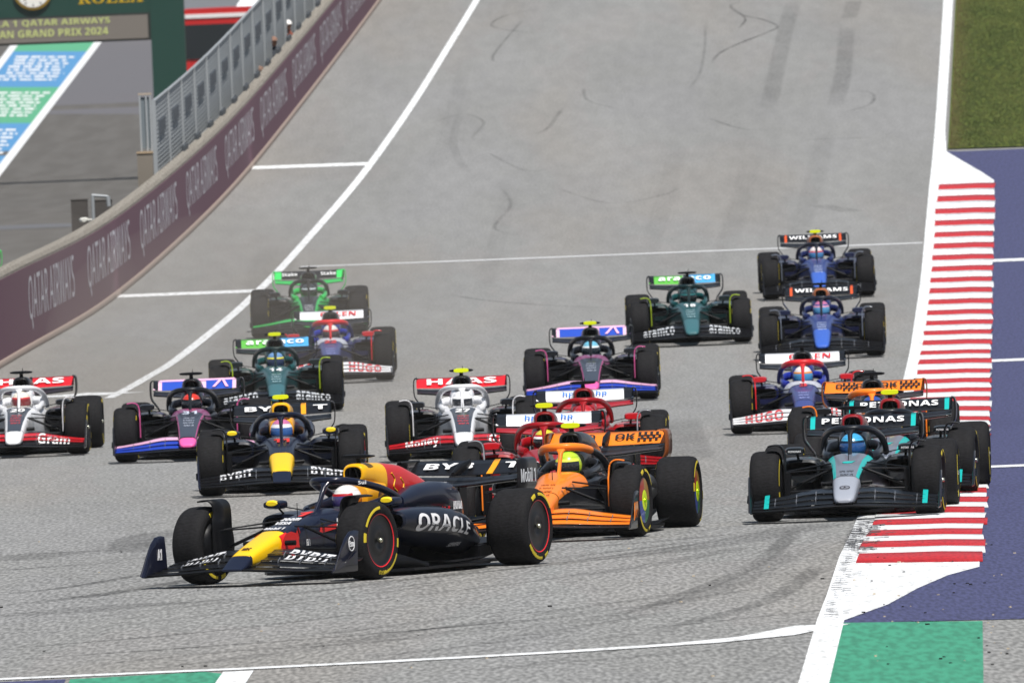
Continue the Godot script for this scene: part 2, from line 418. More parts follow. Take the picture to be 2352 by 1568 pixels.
var livery_of := {}
func both(f: Callable) -> void:
	f.call(1); f.call(-1)
func car_at(label: String, L: Dictionary, px: float, py: float, theta: float, o := {}) -> Node3D:
	var left: bool = o.get("left", false)
	var g: Vector2 = o.get("ground", Vector2.ZERO)
	if g == Vector2.ZERO: g = on(px, py, left)
	var turn := -(deg_to_rad(theta) + atan((px - CENTRE.x) / FOCAL))
	var fwd := Vector3(sin(turn), 0, cos(turn))
	var a := v3(g, 0, left); var q := a - fwd * 3.6
	q.y = lh(-q.z) if left else gh(-q.z)
	var car := thing("racing_car", label, "racing car", a, "single-seat racing cars on the track")
	var zz := (a - q).normalized(); var xx := Vector3.UP.cross(zz).normalized()
	car.basis = Basis(xx, zz.cross(xx), zz)
	var st: float = -deg_to_rad(o.get("steer", 2.0))
	for s in [-1, 1]:
		wheel(car, s * 0.825, 0, 0.305, st, L, true)
		wheel(car, s * 0.797, -3.6, 0.405, 0, L, false)
	build_car(car, L, o)
	driver(car, L, o)
	return car

func build_car(car: Node3D, L: Dictionary, o: Dictionary) -> void:
	var blk := carbon()
	var body := paint(L.body)
	# nose and monocoque
	var tipz: float = L.get("tipz", 0.3)
	var front: float = 1.0 if L.has("underchin") else 1.13
	var nose := part(car, "nose", cached("nose%.2f%.2f" % [tipz, front], func(): return nose_loft(front, tipz)), paint(L.tip))
	var ch := part(car, "monocoque", cached("mono%.2f" % tipz, func(): return nose_loft(tipz, -2.1)), paint(L.get("mono", L.body)))
	if L.has("panel"):
		var pz: Array = L.get("panelz", [0.9, -0.75])
		var pj: Array = L.get("panelj", [5, 11])
		part(ch, "nose_panel", cached("panel%.2f%.2f%d" % [pz[0], pz[1], pj[0]], func(): return nose_patch(pz[0], pz[1], pj[0], pj[1])), paint(L.panel))
	if L.has("stripe"):
		var sz: float = L.get("stripez", 0.45)
		for s in L.get("stripej", [[3, 5], [11, 13]]): part(ch, "nose_stripe", cached("stripe%d%d%.2f" % [s[0], s[1], sz], func(): return nose_patch(sz, -0.85, s[0], s[1])), paint(L.stripe))
	part(ch, "panel_gap", cached("gap%.2f" % tipz, func(): return surf([nose_ring(tipz + 0.006, 0.0025), nose_ring(tipz - 0.006, 0.0025)], true, false)), blk)
	if L.has("band"): part(ch, "nose_band", cached("band", func(): return nose_patch(-0.5, -0.92, 1, 15, 0.006)), paint(L.band))
	if L.has("tippatch"): part(nose, "nose_tip", cached("tippatch", func(): return nose_patch(1.12, 0.75, 2, 14, 0.005)), paint(L.tippatch))
	if L.has("underchin"): part(nose, "chin", cached("chin", func(): return surf([se_ring(0.985, 0, 0.228, 0.112, 0.06, 3.6), se_ring(1.06, 0, 0.2, 0.11, 0.048, 4), se_ring(1.14, 0, 0.173, 0.106, 0.028, 4), se_ring(1.215, 0, 0.155, 0.1, 0.008, 4)])), paint(L.body))
	both(func(s): part(nose, "wing_mount", cached("wmount%d" % s, func(): return plate(PackedVector2Array([Vector2(0.85, 0.2), Vector2(1.06, 0.19), Vector2(1.1, 0.15), Vector2(0.88, 0.15)]), 0.05, Vector3(s * 0.06, 0, 0), Vector3.BACK, Vector3.UP)), blk))
	# headrest and cockpit rim
	part(car, "cockpit_rim", cached("crim", func(): return tube(smooth_path([Vector3(-0.2, 0.61, -0.97), Vector3(-0.26, 0.622, -1.1), Vector3(-0.275, 0.66, -1.5), Vector3(-0.24, 0.7, -1.75), Vector3(-0.12, 0.72, -1.86), Vector3(0.12, 0.72, -1.86), Vector3(0.24, 0.7, -1.75), Vector3(0.275, 0.66, -1.5), Vector3(0.26, 0.622, -1.1), Vector3(0.2, 0.61, -0.97)]), [0.036], 10, 1.5)), paint(L.get("rim", L.body)))
	part(car, "headrest", cached("hrest", func(): return surf([se_ring(-1.6, 0, 0.72, 0.14, 0.11, 3), se_ring(-1.72, 0, 0.75, 0.15, 0.13, 3), se_ring(-2.0, 0, 0.74, 0.16, 0.14, 3)])), paint(L.get("rest", L.body)))
	# halo
	var halo := part(car, "halo", cached("halo", func(): return tube(smooth_path(HALO.map(func(p): return p * Vector3(-1, 1, 1)) + [Vector3(0, 0.9, -0.97)] + [HALO[5], HALO[4], HALO[3], HALO[2], HALO[1], HALO[0]]), [0.036], 12, 0.95)), paint(L.halo))
	part(halo, "halo_pillar", cached("hpil", func():
		var rows := []
		for s in [[0.9, -0.98, 0.085, 0.02], [0.88, -0.955, 0.055, 0.03], [0.84, -0.925, 0.026, 0.035], [0.74, -0.845, 0.019, 0.04], [0.6, -0.72, 0.021, 0.06]]:
			var r := PackedVector3Array()
			for j in 12: r.append(Vector3(s[2] * cos(TAU * j / 12), s[0], s[1] + s[3] * sin(TAU * j / 12)))
			rows.append(r)
		return surf(rows)), paint(L.get("pillar", L.halo)))
	# intake and engine cover
	var air := part(car, "air_intake", cached("air", func(): return cover_mesh(-1.6, -2.05)), paint(L.air))
	part(air, "intake_throat", cached("throat", func(): return duct([se_ring(-1.592, 0, 0.94, 0.084, 0.064, 2.7), se_ring(-1.62, 0, 0.938, 0.08, 0.06, 2.7), se_ring(-1.8, 0, 0.92, 0.07, 0.055, 2.7), se_ring(-2.3, 0, 0.8, 0.06, 0.05, 2.7)])), blk)
	part(air, "intake_lip", cached("lip", func(): return surf([se_ring(-1.6, 0, 0.94, 0.104, 0.084, 2.7, 28), se_ring(-1.586, 0, 0.94, 0.094, 0.074, 2.7, 28), se_ring(-1.592, 0, 0.94, 0.084, 0.064, 2.7, 28)], true, false)), paint(L.air))
	both(func(s): part(air, "intake_vane", cached("vane%d" % s, func(): return tube([Vector3(s * 0.02, 1.0, -1.6), Vector3(s * 0.05, 0.89, -1.6)], [0.006], 6)), blk))
	var cov := part(car, "engine_cover", cached("cov", func(): return cover_mesh(-2.05, -4.0)), paint(L.get("ecover", L.body)))
	if L.has("cannon"):
		both(func(s): part(car, "engine_cover_shoulder", cached("cannon%d" % s, func():
			var rows := []
			for q in [[-1.9, 0.3, 0.66, 0.07, 0.06], [-2.3, 0.26, 0.69, 0.13, 0.11], [-2.8, 0.23, 0.69, 0.145, 0.14], [-3.15, 0.21, 0.655, 0.14, 0.16], [-3.35, 0.195, 0.6, 0.12, 0.16], [-3.5, 0.18, 0.53, 0.09, 0.13], [-3.56, 0.17, 0.5, 0.03, 0.05]]: rows.append(se_ring(q[0], s * q[1], q[2], q[3], q[4], 2.6, 20))
			return surf(rows)), body))
	both(func(s):
		var pod := part(car, "sidepod", cached("pod%d" % s, func(): return pod_mesh(s)), paint(L.get("pod", L.body)))
		part(pod, "sidepod_inlet", cached("inlet%d" % s, func(): return duct([se_ring(-1.105, s * 0.53, 0.5, 0.172, 0.07, 4, 28), se_ring(-1.15, s * 0.53, 0.5, 0.16, 0.06, 4, 28), se_ring(-1.7, s * 0.5, 0.45, 0.12, 0.06, 4, 28)])), blk)
		for k in 6: part(pod, "louvre", cached("louv%d%d" % [s, k], func():
			var z := -2.0 - k * 0.09; var q := pod_at(z)
			return box(Vector3(s * (q[0] - 0.02), q[1] + q[3] + 0.002, z), Vector3(0.16, 0.008, 0.03), Basis(Vector3.RIGHT, 0.5))), blk)
		part(pod, "inlet_lip", cached("ilip%d" % s, func():
			var q := se_ring(-1.12, 0.53, 0.48, 0.2, 0.12, 3.4, 28)
			for j in q.size():
				if q[j].y < 0.48: q[j].x = lerpf(q[j].x, 0.43, 0.42 * pow((0.48 - q[j].y) / 0.12, 0.8))
				q[j].x *= s
			var r2 := PackedVector3Array()
			for j in 28: r2.append(se_ring(-1.105, 0.53, 0.5, 0.172, 0.07, 4, 28)[j] * Vector3(s, 1, 1))
			return surf([q, r2], true, false)), paint(L.get("pod", L.body))))
	# camera pod
	var tc := part(car, "camera_pod", cached("tcam", func(): return surf([se_ring(-1.66, 0, 1.1, 0.15, 0.016, 3), se_ring(-1.7, 0, 1.1, 0.155, 0.02, 3), se_ring(-1.78, 0, 1.1, 0.15, 0.012, 3)])), blk)
	part(tc, "camera_post", cached("tpost", func(): return tube([Vector3(0, 1.0, -1.73), Vector3(0, 1.1, -1.72)], [0.03, 0.022], 8)), blk)
	if o.get("yellow_pod", false): part(tc, "camera_housing", cached("thouse", func(): return surf([se_ring(-1.65, 0, 1.1, 0.095, 0.024, 3), se_ring(-1.7, 0, 1.1, 0.1, 0.028, 3), se_ring(-1.77, 0, 1.1, 0.095, 0.02, 3)])), mat("e4f000", 0.5))
	part(tc, "aerial", cached("aerial", func(): return tube([Vector3(0.02, 1.1, -1.72), Vector3(0.02, 1.16, -1.73)], [0.008, 0.003], 5)), blk)
	# floor
	var fl := part(car, "floor", cached("floor", func(): return plate(PackedVector2Array([Vector2(-0.3, -0.75), Vector2(-0.6, -0.9), Vector2(-0.76, -1.2), Vector2(-0.79, -2.4), Vector2(-0.72, -3.05), Vector2(-0.56, -3.3), Vector2(-0.5, -4.1), Vector2(0.5, -4.1), Vector2(0.56, -3.3), Vector2(0.72, -3.05), Vector2(0.79, -2.4), Vector2(0.76, -1.2), Vector2(0.6, -0.9), Vector2(0.3, -0.75)]), 0.025, Vector3(0, 0.055, 0), Vector3.RIGHT, Vector3.BACK)), blk)
	both(func(s):
		part(fl, "floor_fence", cached("fence%d" % s, func(): return surf([PackedVector3Array([Vector3(s * 0.42, 0.06, -0.78), Vector3(s * 0.42, 0.24, -0.82), Vector3(s * 0.43, 0.24, -0.82), Vector3(s * 0.43, 0.06, -0.78)]), PackedVector3Array([Vector3(s * 0.62, 0.06, -1.1), Vector3(s * 0.64, 0.2, -1.12), Vector3(s * 0.65, 0.2, -1.12), Vector3(s * 0.63, 0.06, -1.1)]), PackedVector3Array([Vector3(s * 0.76, 0.06, -1.5), Vector3(s * 0.77, 0.1, -1.5), Vector3(s * 0.78, 0.1, -1.5), Vector3(s * 0.77, 0.06, -1.5)])])), blk)
		part(fl, "floor_edge", cached("edge%d" % s, func(): return foil([[s * 0.7, -2.0, 0.09, -2.12, 0.1, 0.01], [s * 0.8, -2.0, 0.09, -2.9, 0.12, 0.012]], 0.0, 3)), blk))
	part(fl, "diffuser", cached("diff", func(): return surf([PackedVector3Array([Vector3(-0.5, 0.07, -3.3), Vector3(0.5, 0.07, -3.3), Vector3(0.5, 0.2, -3.3), Vector3(-0.5, 0.2, -3.3)]), PackedVector3Array([Vector3(-0.52, 0.2, -4.2), Vector3(0.52, 0.2, -4.2), Vector3(0.5, 0.26, -4.2), Vector3(-0.5, 0.26, -4.2)])], true, true, true)), blk)
	part(car, "gearbox", cached("gbox", func(): return surf([se_ring(-3.2, 0, 0.3, 0.16, 0.16, 3), se_ring(-4.0, 0, 0.3, 0.09, 0.1, 3), se_ring(-4.35, 0, 0.3, 0.05, 0.06, 3)])), blk)
	# front wing
	var fw := part(car, "front_wing", cached("fwmain", func(): return foil([[-0.95, 1.0, 0.075, 0.8, 0.09, 0.022], [-0.6, 1.13, 0.085, 0.9, 0.1, 0.026], [-0.3, 1.2, 0.1, 0.96, 0.12, 0.03], [0.0, 1.2, 0.112, 0.96, 0.13, 0.03], [0.3, 1.2, 0.1, 0.96, 0.12, 0.03], [0.6, 1.13, 0.085, 0.9, 0.1, 0.026], [0.95, 1.0, 0.075, 0.8, 0.09, 0.022]], 0.05)), blk)
	fw.position.y = 0.045
	both(func(s):
		for k in 3:
			part(fw, "flap", cached("flap%d%d" % [k, s], func():
				var f := []
				for q in [[0.12, 0.96, 0.135, 0.05], [0.34, 0.955, 0.13, 0.052], [0.62, 0.89, 0.112, 0.04], [0.945, 0.79, 0.1, 0.026]]:
					var z: float = q[1] - k * 0.135; var y: float = q[2] + k * q[3]
					f.append([s * q[0], z, y, z - 0.145, y + q[3] * 0.74, 0.012])
				return foil(f, 0.07, 3)), paint(L.fw[k]))
		for x in [0.3, 0.5, 0.72]:
			for k in 2: part(fw, "slot_bracket", cached("brk%d%d%.1f" % [s, k, x], func():
				var a := flap_point(s, x, (k + 0.8) / 3.0); var b := flap_point(s, x, (k + 1.25) / 3.0)
				return surf([PackedVector3Array([a + Vector3(-0.004, -0.01, 0), a + Vector3(0.004, -0.01, 0), a + Vector3(0.004, 0.012, 0), a + Vector3(-0.004, 0.012, 0)]), PackedVector3Array([b + Vector3(-0.004, -0.01, 0), b + Vector3(0.004, -0.01, 0), b + Vector3(0.004, 0.012, 0), b + Vector3(-0.004, 0.012, 0)])], true, true, true)), mat("7d8086", 0.4, 0.5))
		var ep := part(fw, "endplate", cached("fwep%d" % s, func(): return surf(endplate_rows(s), true, true)), paint(L.fwe))
		part(ep, "dive_plane", cached("dive%d" % s, func(): return foil([[s * 0.972, 0.85, 0.15, 0.62, 0.24, 0.008], [s * 1.0, 0.82, 0.17, 0.64, 0.24, 0.006]], 0.06, 2)), paint(L.get("dive", L.fwe)))
		if L.has("fwmark"): part(ep, "endplate_panel", cached("fwpan%d" % s, func(): return plate(PackedVector2Array([Vector2(0.58, 0.2), Vector2(0.88, 0.14), Vector2(0.82, 0.31), Vector2(0.6, 0.32)]), 0.004, Vector3(s * 0.979, 0, 0), Vector3.BACK, Vector3.UP)), paint(L.fwmark)))
	# front suspension and wheel fairings
	both(func(s):
		for a in [[Vector3(0.15, 0.515, 0.1), Vector3(0.68, 0.49, 0.02), 0.019], [Vector3(0.19, 0.56, -0.42), Vector3(0.68, 0.495, -0.02), 0.019], [Vector3(0.14, 0.3, 0.12), Vector3(0.68, 0.26, 0.02), 0.019], [Vector3(0.18, 0.3, -0.4), Vector3(0.68, 0.26, -0.02), 0.019]]:
			part(car, "wishbone", cached("wb%d%s" % [s, a[0]], func(): return tube([a[0] * Vector3(s, 1, 1), a[1] * Vector3(s, 1, 1)], [a[2], a[2] * 0.8], 8, 0.45)), blk)
		part(car, "pushrod", cached("push%d" % s, func(): return tube([Vector3(s * 0.16, 0.51, -0.08), Vector3(s * 0.66, 0.3, 0)], [0.016], 8)), blk)
		part(car, "track_rod", cached("trod%d" % s, func(): return tube([Vector3(s * 0.14, 0.31, 0.16), Vector3(s * 0.68, 0.29, 0.12)], [0.015], 8)), blk)
		if s == 1: part(car, "nose_aerial", cached("naer", func(): return tube([Vector3(0, 0.57, -0.3), Vector3(0, 0.72, -0.3)], [0.005, 0.003], 5)), blk)
		part(car, "nose_camera", cached("ncam%d" % s, func(): return tube([Vector3(s * 0.15, 0.37, 0.35), Vector3(s * 0.26, 0.37, 0.34)], [0.024], 8)), blk)
		var wl := part(car, "wheel_fairing", cached("wfair%d" % s, func():
			var p := []; var za := []; var zb := []
			for q in smooth2([Vector2(0.8, 0.765), Vector2(0.72, 0.775), Vector2(0.665, 0.75), Vector2(0.64, 0.68), Vector2(0.635, 0.5), Vector2(0.635, 0.28)]):
				p.append(Vector2(s * q.x, q.y)); za.append(0.16 if q.y > 0.6 else 0.2); zb.append(-0.22)
			return band(p, za, zb, 0.014)), blk)
		if L.has("wl"): part(wl, "fairing_edge", cached("wedge%d" % s, func():
			var pts := []
			for q in smooth2([Vector2(0.8, 0.765), Vector2(0.72, 0.775), Vector2(0.665, 0.75), Vector2(0.64, 0.68), Vector2(0.635, 0.5), Vector2(0.635, 0.32)]): pts.append(Vector3(s * q.x, q.y, 0.165 if q.y > 0.6 else 0.205))
			return tube(pts, [0.009], 6)), paint(L.wl))
		part(wl, "brake_duct", cached("duct%d" % s, func(): return box(Vector3(s * 0.61, 0.36, 0.02), Vector3(0.06, 0.26, 0.24))), blk)
		# mirrors
		var mi := part(car, "mirror", cached("mir%d" % s, func(): return surf([se_ring(-1.02, s * 0.58, 0.69, 0.085, 0.03, 3.5), se_ring(-1.1, s * 0.58, 0.69, 0.1, 0.042, 3.5), se_ring(-1.16, s * 0.58, 0.69, 0.098, 0.04, 3.5)])), paint(L.get("mir", "15161a")))
		part(mi, "mirror_glass", cached("mgl%d" % s, func(): return surf([se_ring(-1.161, s * 0.58, 0.69, 0.085, 0.03, 3.5), se_ring(-1.164, s * 0.58, 0.69, 0.085, 0.03, 3.5)])), mat("b8bcc0", 0.05, 1.0))
		part(mi, "mirror_stalk", cached("mst%d" % s, func(): return tube([Vector3(s * 0.28, 0.63, -1.1), Vector3(s * 0.5, 0.67, -1.1)], [0.012], 6, 0.5)), blk)
		part(mi, "mirror_strut", cached("mst2%d" % s, func(): return tube([Vector3(s * 0.54, 0.55, -1.3), Vector3(s * 0.56, 0.66, -1.12)], [0.014], 6, 0.5)), blk)
		if L.has("mirmark"): part(mi, "mirror_mark", cached("mmk%d" % s, func(): return surf([se_ring(-1.012, s * 0.58, 0.7, 0.055, 0.018, 2), se_ring(-1.03, s * 0.58, 0.705, 0.066, 0.03, 2)])), mat(L.mirmark, 0.5)))
	# rear suspension
	both(func(s):
		for a in [[Vector3(0.14, 0.4, -3.3), Vector3(0.6, 0.47, -3.58)], [Vector3(0.1, 0.4, -3.85), Vector3(0.6, 0.47, -3.62)], [Vector3(0.15, 0.2, -3.2), Vector3(0.6, 0.22, -3.58)], [Vector3(0.1, 0.2, -3.9), Vector3(0.6, 0.22, -3.62)]]:
			part(car, "wishbone", cached("rwb%d%s" % [s, a[0]], func(): return tube([a[0] * Vector3(s, 1, 1), a[1] * Vector3(s, 1, 1)], [0.022], 8, 0.45)), blk)
		part(car, "brake_winglet", cached("rduct%d" % s, func(): return box(Vector3(s * 0.57, 0.4, -3.55), Vector3(0.05, 0.4, 0.34))), blk))
	# rear wing
	var rw := part(car, "rear_wing", cached("rwmain", func(): return foil([[-0.58, -4.0, 0.765, -4.2, 0.815, 0.03], [-0.4, -3.97, 0.75, -4.2, 0.8, 0.035], [0.0, -3.95, 0.715, -4.2, 0.79, 0.035], [0.4, -3.97, 0.75, -4.2, 0.8, 0.035], [0.58, -4.0, 0.765, -4.2, 0.815, 0.03]], 0.1)), paint(L.get("rwm", "141519")))
	rw.position.y = 0.03
	var fp := part(rw, "upper_flap", cached("rwflap", func(): return foil([[-0.585, -4.185, 0.825, -4.4, 0.95, 0.018], [0.0, -4.185, 0.81, -4.4, 0.945, 0.02], [0.585, -4.185, 0.825, -4.4, 0.95, 0.018]], 0.03, 6)), paint(L.rw))
	both(func(s): part(rw, "endplate", cached("rwep%d" % s, func():
		var p := []; var za := []; var zb := []
		for q in smooth2([Vector2(0.575, 0.958), Vector2(0.607, 0.945), Vector2(0.62, 0.9), Vector2(0.622, 0.8), Vector2(0.61, 0.71), Vector2(0.565, 0.64), Vector2(0.52, 0.57), Vector2(0.5, 0.45), Vector2(0.49, 0.18)]):
			p.append(Vector2(s * q.x, q.y)); za.append(-4.0 if q.y > 0.6 else -4.12); zb.append(-4.45 if q.y > 0.5 else -4.32)
		return band(p, za, zb, 0.014)), paint(L.rwe)))
	part(rw, "wing_pylon", cached("pylon", func(): return plate(PackedVector2Array([Vector2(-4.0, 0.36), Vector2(-4.2, 0.36), Vector2(-4.18, 0.74), Vector2(-4.02, 0.73)]), 0.022, Vector3.ZERO, Vector3.BACK, Vector3.UP)), blk)
	part(rw, "flap_actuator", cached("actu", func(): return surf([se_ring(-3.9, 0, 0.83, 0.018, 0.018), se_ring(-4.05, 0, 0.87, 0.03, 0.05), se_ring(-4.3, 0, 0.93, 0.02, 0.03)])), blk)
	part(rw, "beam_wing", cached("beam", func(): return foil([[-0.48, -4.15, 0.36, -4.35, 0.42, 0.02], [0.48, -4.15, 0.36, -4.35, 0.42, 0.02]], 0.08, 6)), blk)
	if L.has("rwpanels"):
		for p in L.rwpanels: part(fp, "flap_panel", cached("rwp%s" % [p], func(): return foil([[p[0], -4.18, 0.821, -4.397, 0.953, 0.018], [p[1], -4.18, 0.821, -4.397, 0.953, 0.018]], 0.03, 5)), paint(p[2]))
	if L.has("rwtip"): both(func(s): part(fp, "flap_tip", cached("rwtip%d" % s, func(): return foil([[s * 0.47, -4.176, 0.82, -4.395, 0.956, 0.02], [s * 0.597, -4.176, 0.82, -4.395, 0.956, 0.02]], 0.03, 3)), paint(L.rwtip)))
	var up := Vector3(0, 0.125, -0.215)
	for t in L.get("rwtext", []):   # [words, centre x, width, height, colour]
		letters(fp, t[0], t[2], t[3] * 2.0, Vector3(t[1], 0.888 + t[5] if t.size() > 5 else 0.888, -4.285) + Vector3(0, 0.012, 0.007), Vector3.RIGHT, up, mat(t[4], 0.5))
	# marks on the nose and front wing
	for t in L.get("nosetext", []):   # [words, z, width, length, colour]
		var y: float = nose_at(t[1])[2]; var y2: float = nose_at(t[1] - 0.1)[2]
		letters(ch, t[0], t[2], t[3], Vector3(0, y + 0.008, t[1]), Vector3.RIGHT, Vector3(0, y2 - y, -0.1), mat(t[4], 0.5))
	for t in L.get("fwtext", []):     # [words, width, colour, height]
		both(func(s):
			var words: String = t[4] if t.size() > 4 and s < 0 else t[0]
			part(fw, "lettering", cached("fwt%s%d" % [words, s], func(): return flap_words(words, s, t[1], t[3])), mat(t[2], 0.5)))
	for n in L.get("number", [o.get("number", "")]):
		if n != "":
			var y: float = nose_at(-0.42)[2]
			letters(ch, n, 0.085 * n.length() + 0.02, 0.26, Vector3(0, y + 0.008, -0.42), Vector3.RIGHT, Vector3(0, 0.13, -1), mat(L.get("numcol", "ffffff"), 0.5))
	for k in L.get("marks", 0):       # print too small to read
		var z: float = 0.42 - k * 0.14; var y: float = nose_at(z)[2]; var y2: float = nose_at(z - 0.1)[2]
		var d := Vector3(0, y2 - y, -0.1).normalized()
		part(ch, "sponsor_mark", cached("smark%d" % k, func():
			var st := SurfaceTool.new(); st.begin(Mesh.PRIMITIVE_TRIANGLES)
			for j in 12:
				if (j * 3 + k) % 8 != 0: box_into(st, Vector3(-0.066 + j * 0.012, 0.01 * ((j * 5 + k) % 3), 0), Vector3(0.0075, 0.03 + 0.012 * ((j + k) % 3), 0.003))
			st.generate_normals(); return st.commit()), mat(L.get("markcol", "d8dade"), 0.6), Transform3D(Basis(Vector3.RIGHT, d, Vector3.RIGHT.cross(d)), Vector3(0, y + 0.007, z)))
const FLAP := [[0.12, 0.96, 0.135, 0.05], [0.34, 0.955, 0.13, 0.052], [0.62, 0.89, 0.112, 0.04], [0.945, 0.79, 0.1, 0.026]]
func flap_point(s: int, x: float, v: float) -> Vector3:
	var i := 0
	while i < 2 and x > FLAP[i + 1][0]: i += 1
	var t: float = (x - FLAP[i][0]) / (FLAP[i + 1][0] - FLAP[i][0]); var q := []
	for j in 4: q.append(cubic_interpolate(FLAP[i][j], FLAP[i + 1][j], FLAP[maxi(i - 1, 0)][j], FLAP[mini(i + 2, 3)][j], t))
	var k := clampi(int(v * 3), 0, 2); var u := clampf(v * 3 - k, 0, 1)
	var z: float = q[1] - k * 0.135; var y: float = q[2] + k * q[3]
	var le := Vector3(s * x, y, z); var ch := Vector3(0, q[3] * 0.74, -0.145)
	var nrm := Vector3(0, 0.145, q[3] * 0.74).normalized()
	return le + ch * u + nrm * (0.012 * (sqrt(u) * 1.5 * (1 - u)) * 0.6 + 0.001 - 0.07 * ch.length() * 4 * u * (1 - u) + 0.004)
func flap_words(words: String, s: int, w: float, lo: float) -> ArrayMesh:
	var t := text_mesh(words); var bb := t.get_aabb()
	var arr := t.get_mesh_arrays(); var vs: PackedVector3Array = arr[Mesh.ARRAY_VERTEX]; var ix = arr[Mesh.ARRAY_INDEX]
	var tri: Array = Array(ix) if ix != null and ix.size() > 0 else range(vs.size())
	var st := SurfaceTool.new(); st.begin(Mesh.PRIMITIVE_TRIANGLES); st.set_smooth_group(-1)
	var todo := []
	for i in range(0, tri.size() - 2, 3):
		if vs[tri[i]].z > 0 and vs[tri[i + 1]].z > 0 and vs[tri[i + 2]].z > 0: todo.append([vs[tri[i]], vs[tri[i + 1]], vs[tri[i + 2]]])
	while todo.size() > 0:
		var q: Array = todo.pop_back(); var cut := false
		for i in 3:
			var a: Vector3 = q[i]; var b: Vector3 = q[(i + 1) % 3]; var c: Vector3 = q[(i + 2) % 3]
			if a.distance_to(b) > 0.035 and a.distance_to(b) >= b.distance_to(c) and a.distance_to(b) >= c.distance_to(a):
				todo.append([a, (a + b) / 2, c]); todo.append([(a + b) / 2, b, c]); cut = true; break
		if cut: continue
		var ks := []; var ps := []
		for p in q:
			var u: float = (p.x - bb.position.x) / bb.size.x; var v: float = lo + (0.96 - lo) * (p.y - bb.position.y) / bb.size.y
			ks.append(int(v * 3)); ps.append(flap_point(s, 0.53 + s * (u - 0.5) * w, v))
		if ks[0] == ks[1] and ks[1] == ks[2]:
			for p in ps: st.add_vertex(p)
	st.generate_normals()
	return st.commit()
func endplate_rows(s: int) -> Array:
	var rows := []
	var outer := [[1.1, 0.06, 0.075], [1.04, 0.055, 0.14], [0.94, 0.055, 0.26], [0.84, 0.055, 0.36], [0.74, 0.055, 0.42], [0.62, 0.055, 0.43], [0.54, 0.06, 0.42]]
	for q in outer:
		var x0: float = 0.95 + 0.012 * (1.06 - q[0]); var r := PackedVector3Array()
		var n := 5
		for i in n + 1: r.append(Vector3(s * (x0 + 0.02 * pow(float(i) / n, 2) + 0.006), lerpf(q[1], q[2], float(i) / n), q[0]))
		for i in n + 1: r.append(Vector3(s * (x0 + 0.02 * pow(1 - float(i) / n, 2) - 0.006), lerpf(q[2], q[1], float(i) / n), q[0]))
		rows.append(r)
	return rows
# the driver is a thing of its own
func driver(car: Node3D, L: Dictionary, o: Dictionary) -> void:
	var h: Dictionary = o.get("helmet", {})
	livery_of[car] = L
	var p := thing("person", o.get("driver", "driver seated in a racing car"), "person", car.position, "drivers in their cars")
	p.basis = car.basis; p.position = car.transform * Vector3(0, 0.1, -1.5)
	part(p, "body", cached("body", func():
		var st := SurfaceTool.new(); st.begin(Mesh.PRIMITIVE_TRIANGLES)
		var rows := []
		for q in [[0.1, 0.16, 0.12], [0.25, 0.17, 0.13], [0.38, 0.21, 0.12], [0.44, 0.2, 0.1], [0.48, 0.11, 0.08], [0.52, 0.07, 0.07], [0.57, 0.06, 0.06]]:
			var r := PackedVector3Array()
			for j in 16: r.append(Vector3(q[1] * cos(TAU * j / 16), q[0], q[2] * sin(TAU * j / 16) - 0.1))
			rows.append(r)
		surf_into(st, rows)
		for s in [1, -1]:
			surf_into(st, tube_rows(smooth_path([Vector3(s * 0.17, 0.41, -0.1), Vector3(s * 0.21, 0.33, 0.08), Vector3(s * 0.19, 0.34, 0.24), Vector3(s * 0.14, 0.38, 0.34)], 4), [0.062, 0.06, 0.055, 0.05, 0.048, 0.045, 0.042, 0.04, 0.038, 0.036, 0.034, 0.034, 0.034], 10))
			for f in 4: surf_into(st, tube_rows([Vector3(s * 0.14, 0.345 + f * 0.02, 0.34), Vector3(s * (0.15 - f * 0.002), 0.35 + f * 0.02, 0.385), Vector3(s * 0.12, 0.35 + f * 0.02, 0.4), Vector3(s * 0.105, 0.35 + f * 0.02, 0.375)], [0.01, 0.01, 0.009, 0.007], 6))
			surf_into(st, tube_rows([Vector3(s * 0.12, 0.4, 0.34), Vector3(s * 0.105, 0.42, 0.37), Vector3(s * 0.1, 0.43, 0.39)], [0.011, 0.01, 0.007], 6))
		st.generate_normals(); return st.commit()), mat(h.get("suit", "14161c"), 0.8))
	var hx := Transform3D(Basis(Vector3.UP, deg_to_rad(o.get("look", 0.0))) * Basis(Vector3.RIGHT, 0.06), Vector3(0, 0.61, 0.06))
	var hm := part(p, "helmet", cached("helm", func(): return helmet_patch(-0.999, 0.999, -180, 180, 0, 22)), mat(h.get("base", "e8e8e8"), 0.3, 0, 0.8), hx)
	part(hm, "visor", cached("visor", func(): return helmet_patch(-0.22, 0.3, -72, 72, 0.004, 10)), mat(h.get("visor", "1a1d26"), 0.08, 0.0, 1.0))
	part(hm, "visor_strip", cached("vstrip", func(): return helmet_patch(0.3, 0.46, -75, 75, 0.005, 8)), mat(h.get("strip", "ffffff"), 0.35))
	part(hm, "helmet_crown", cached("hcrown", func(): return helmet_patch(0.62, 0.98, -140, 140, 0.003, 10)), mat(h.get("crown", "c0392b"), 0.3, 0, 0.8))
	both(func(s): part(hm, "helmet_flash", cached("hfl%d" % s, func(): return helmet_patch(-0.75, 0.1, s * 78, s * 125, 0.003, 8)), mat(h.get("flash", "e0a020"), 0.3, 0, 0.8)))

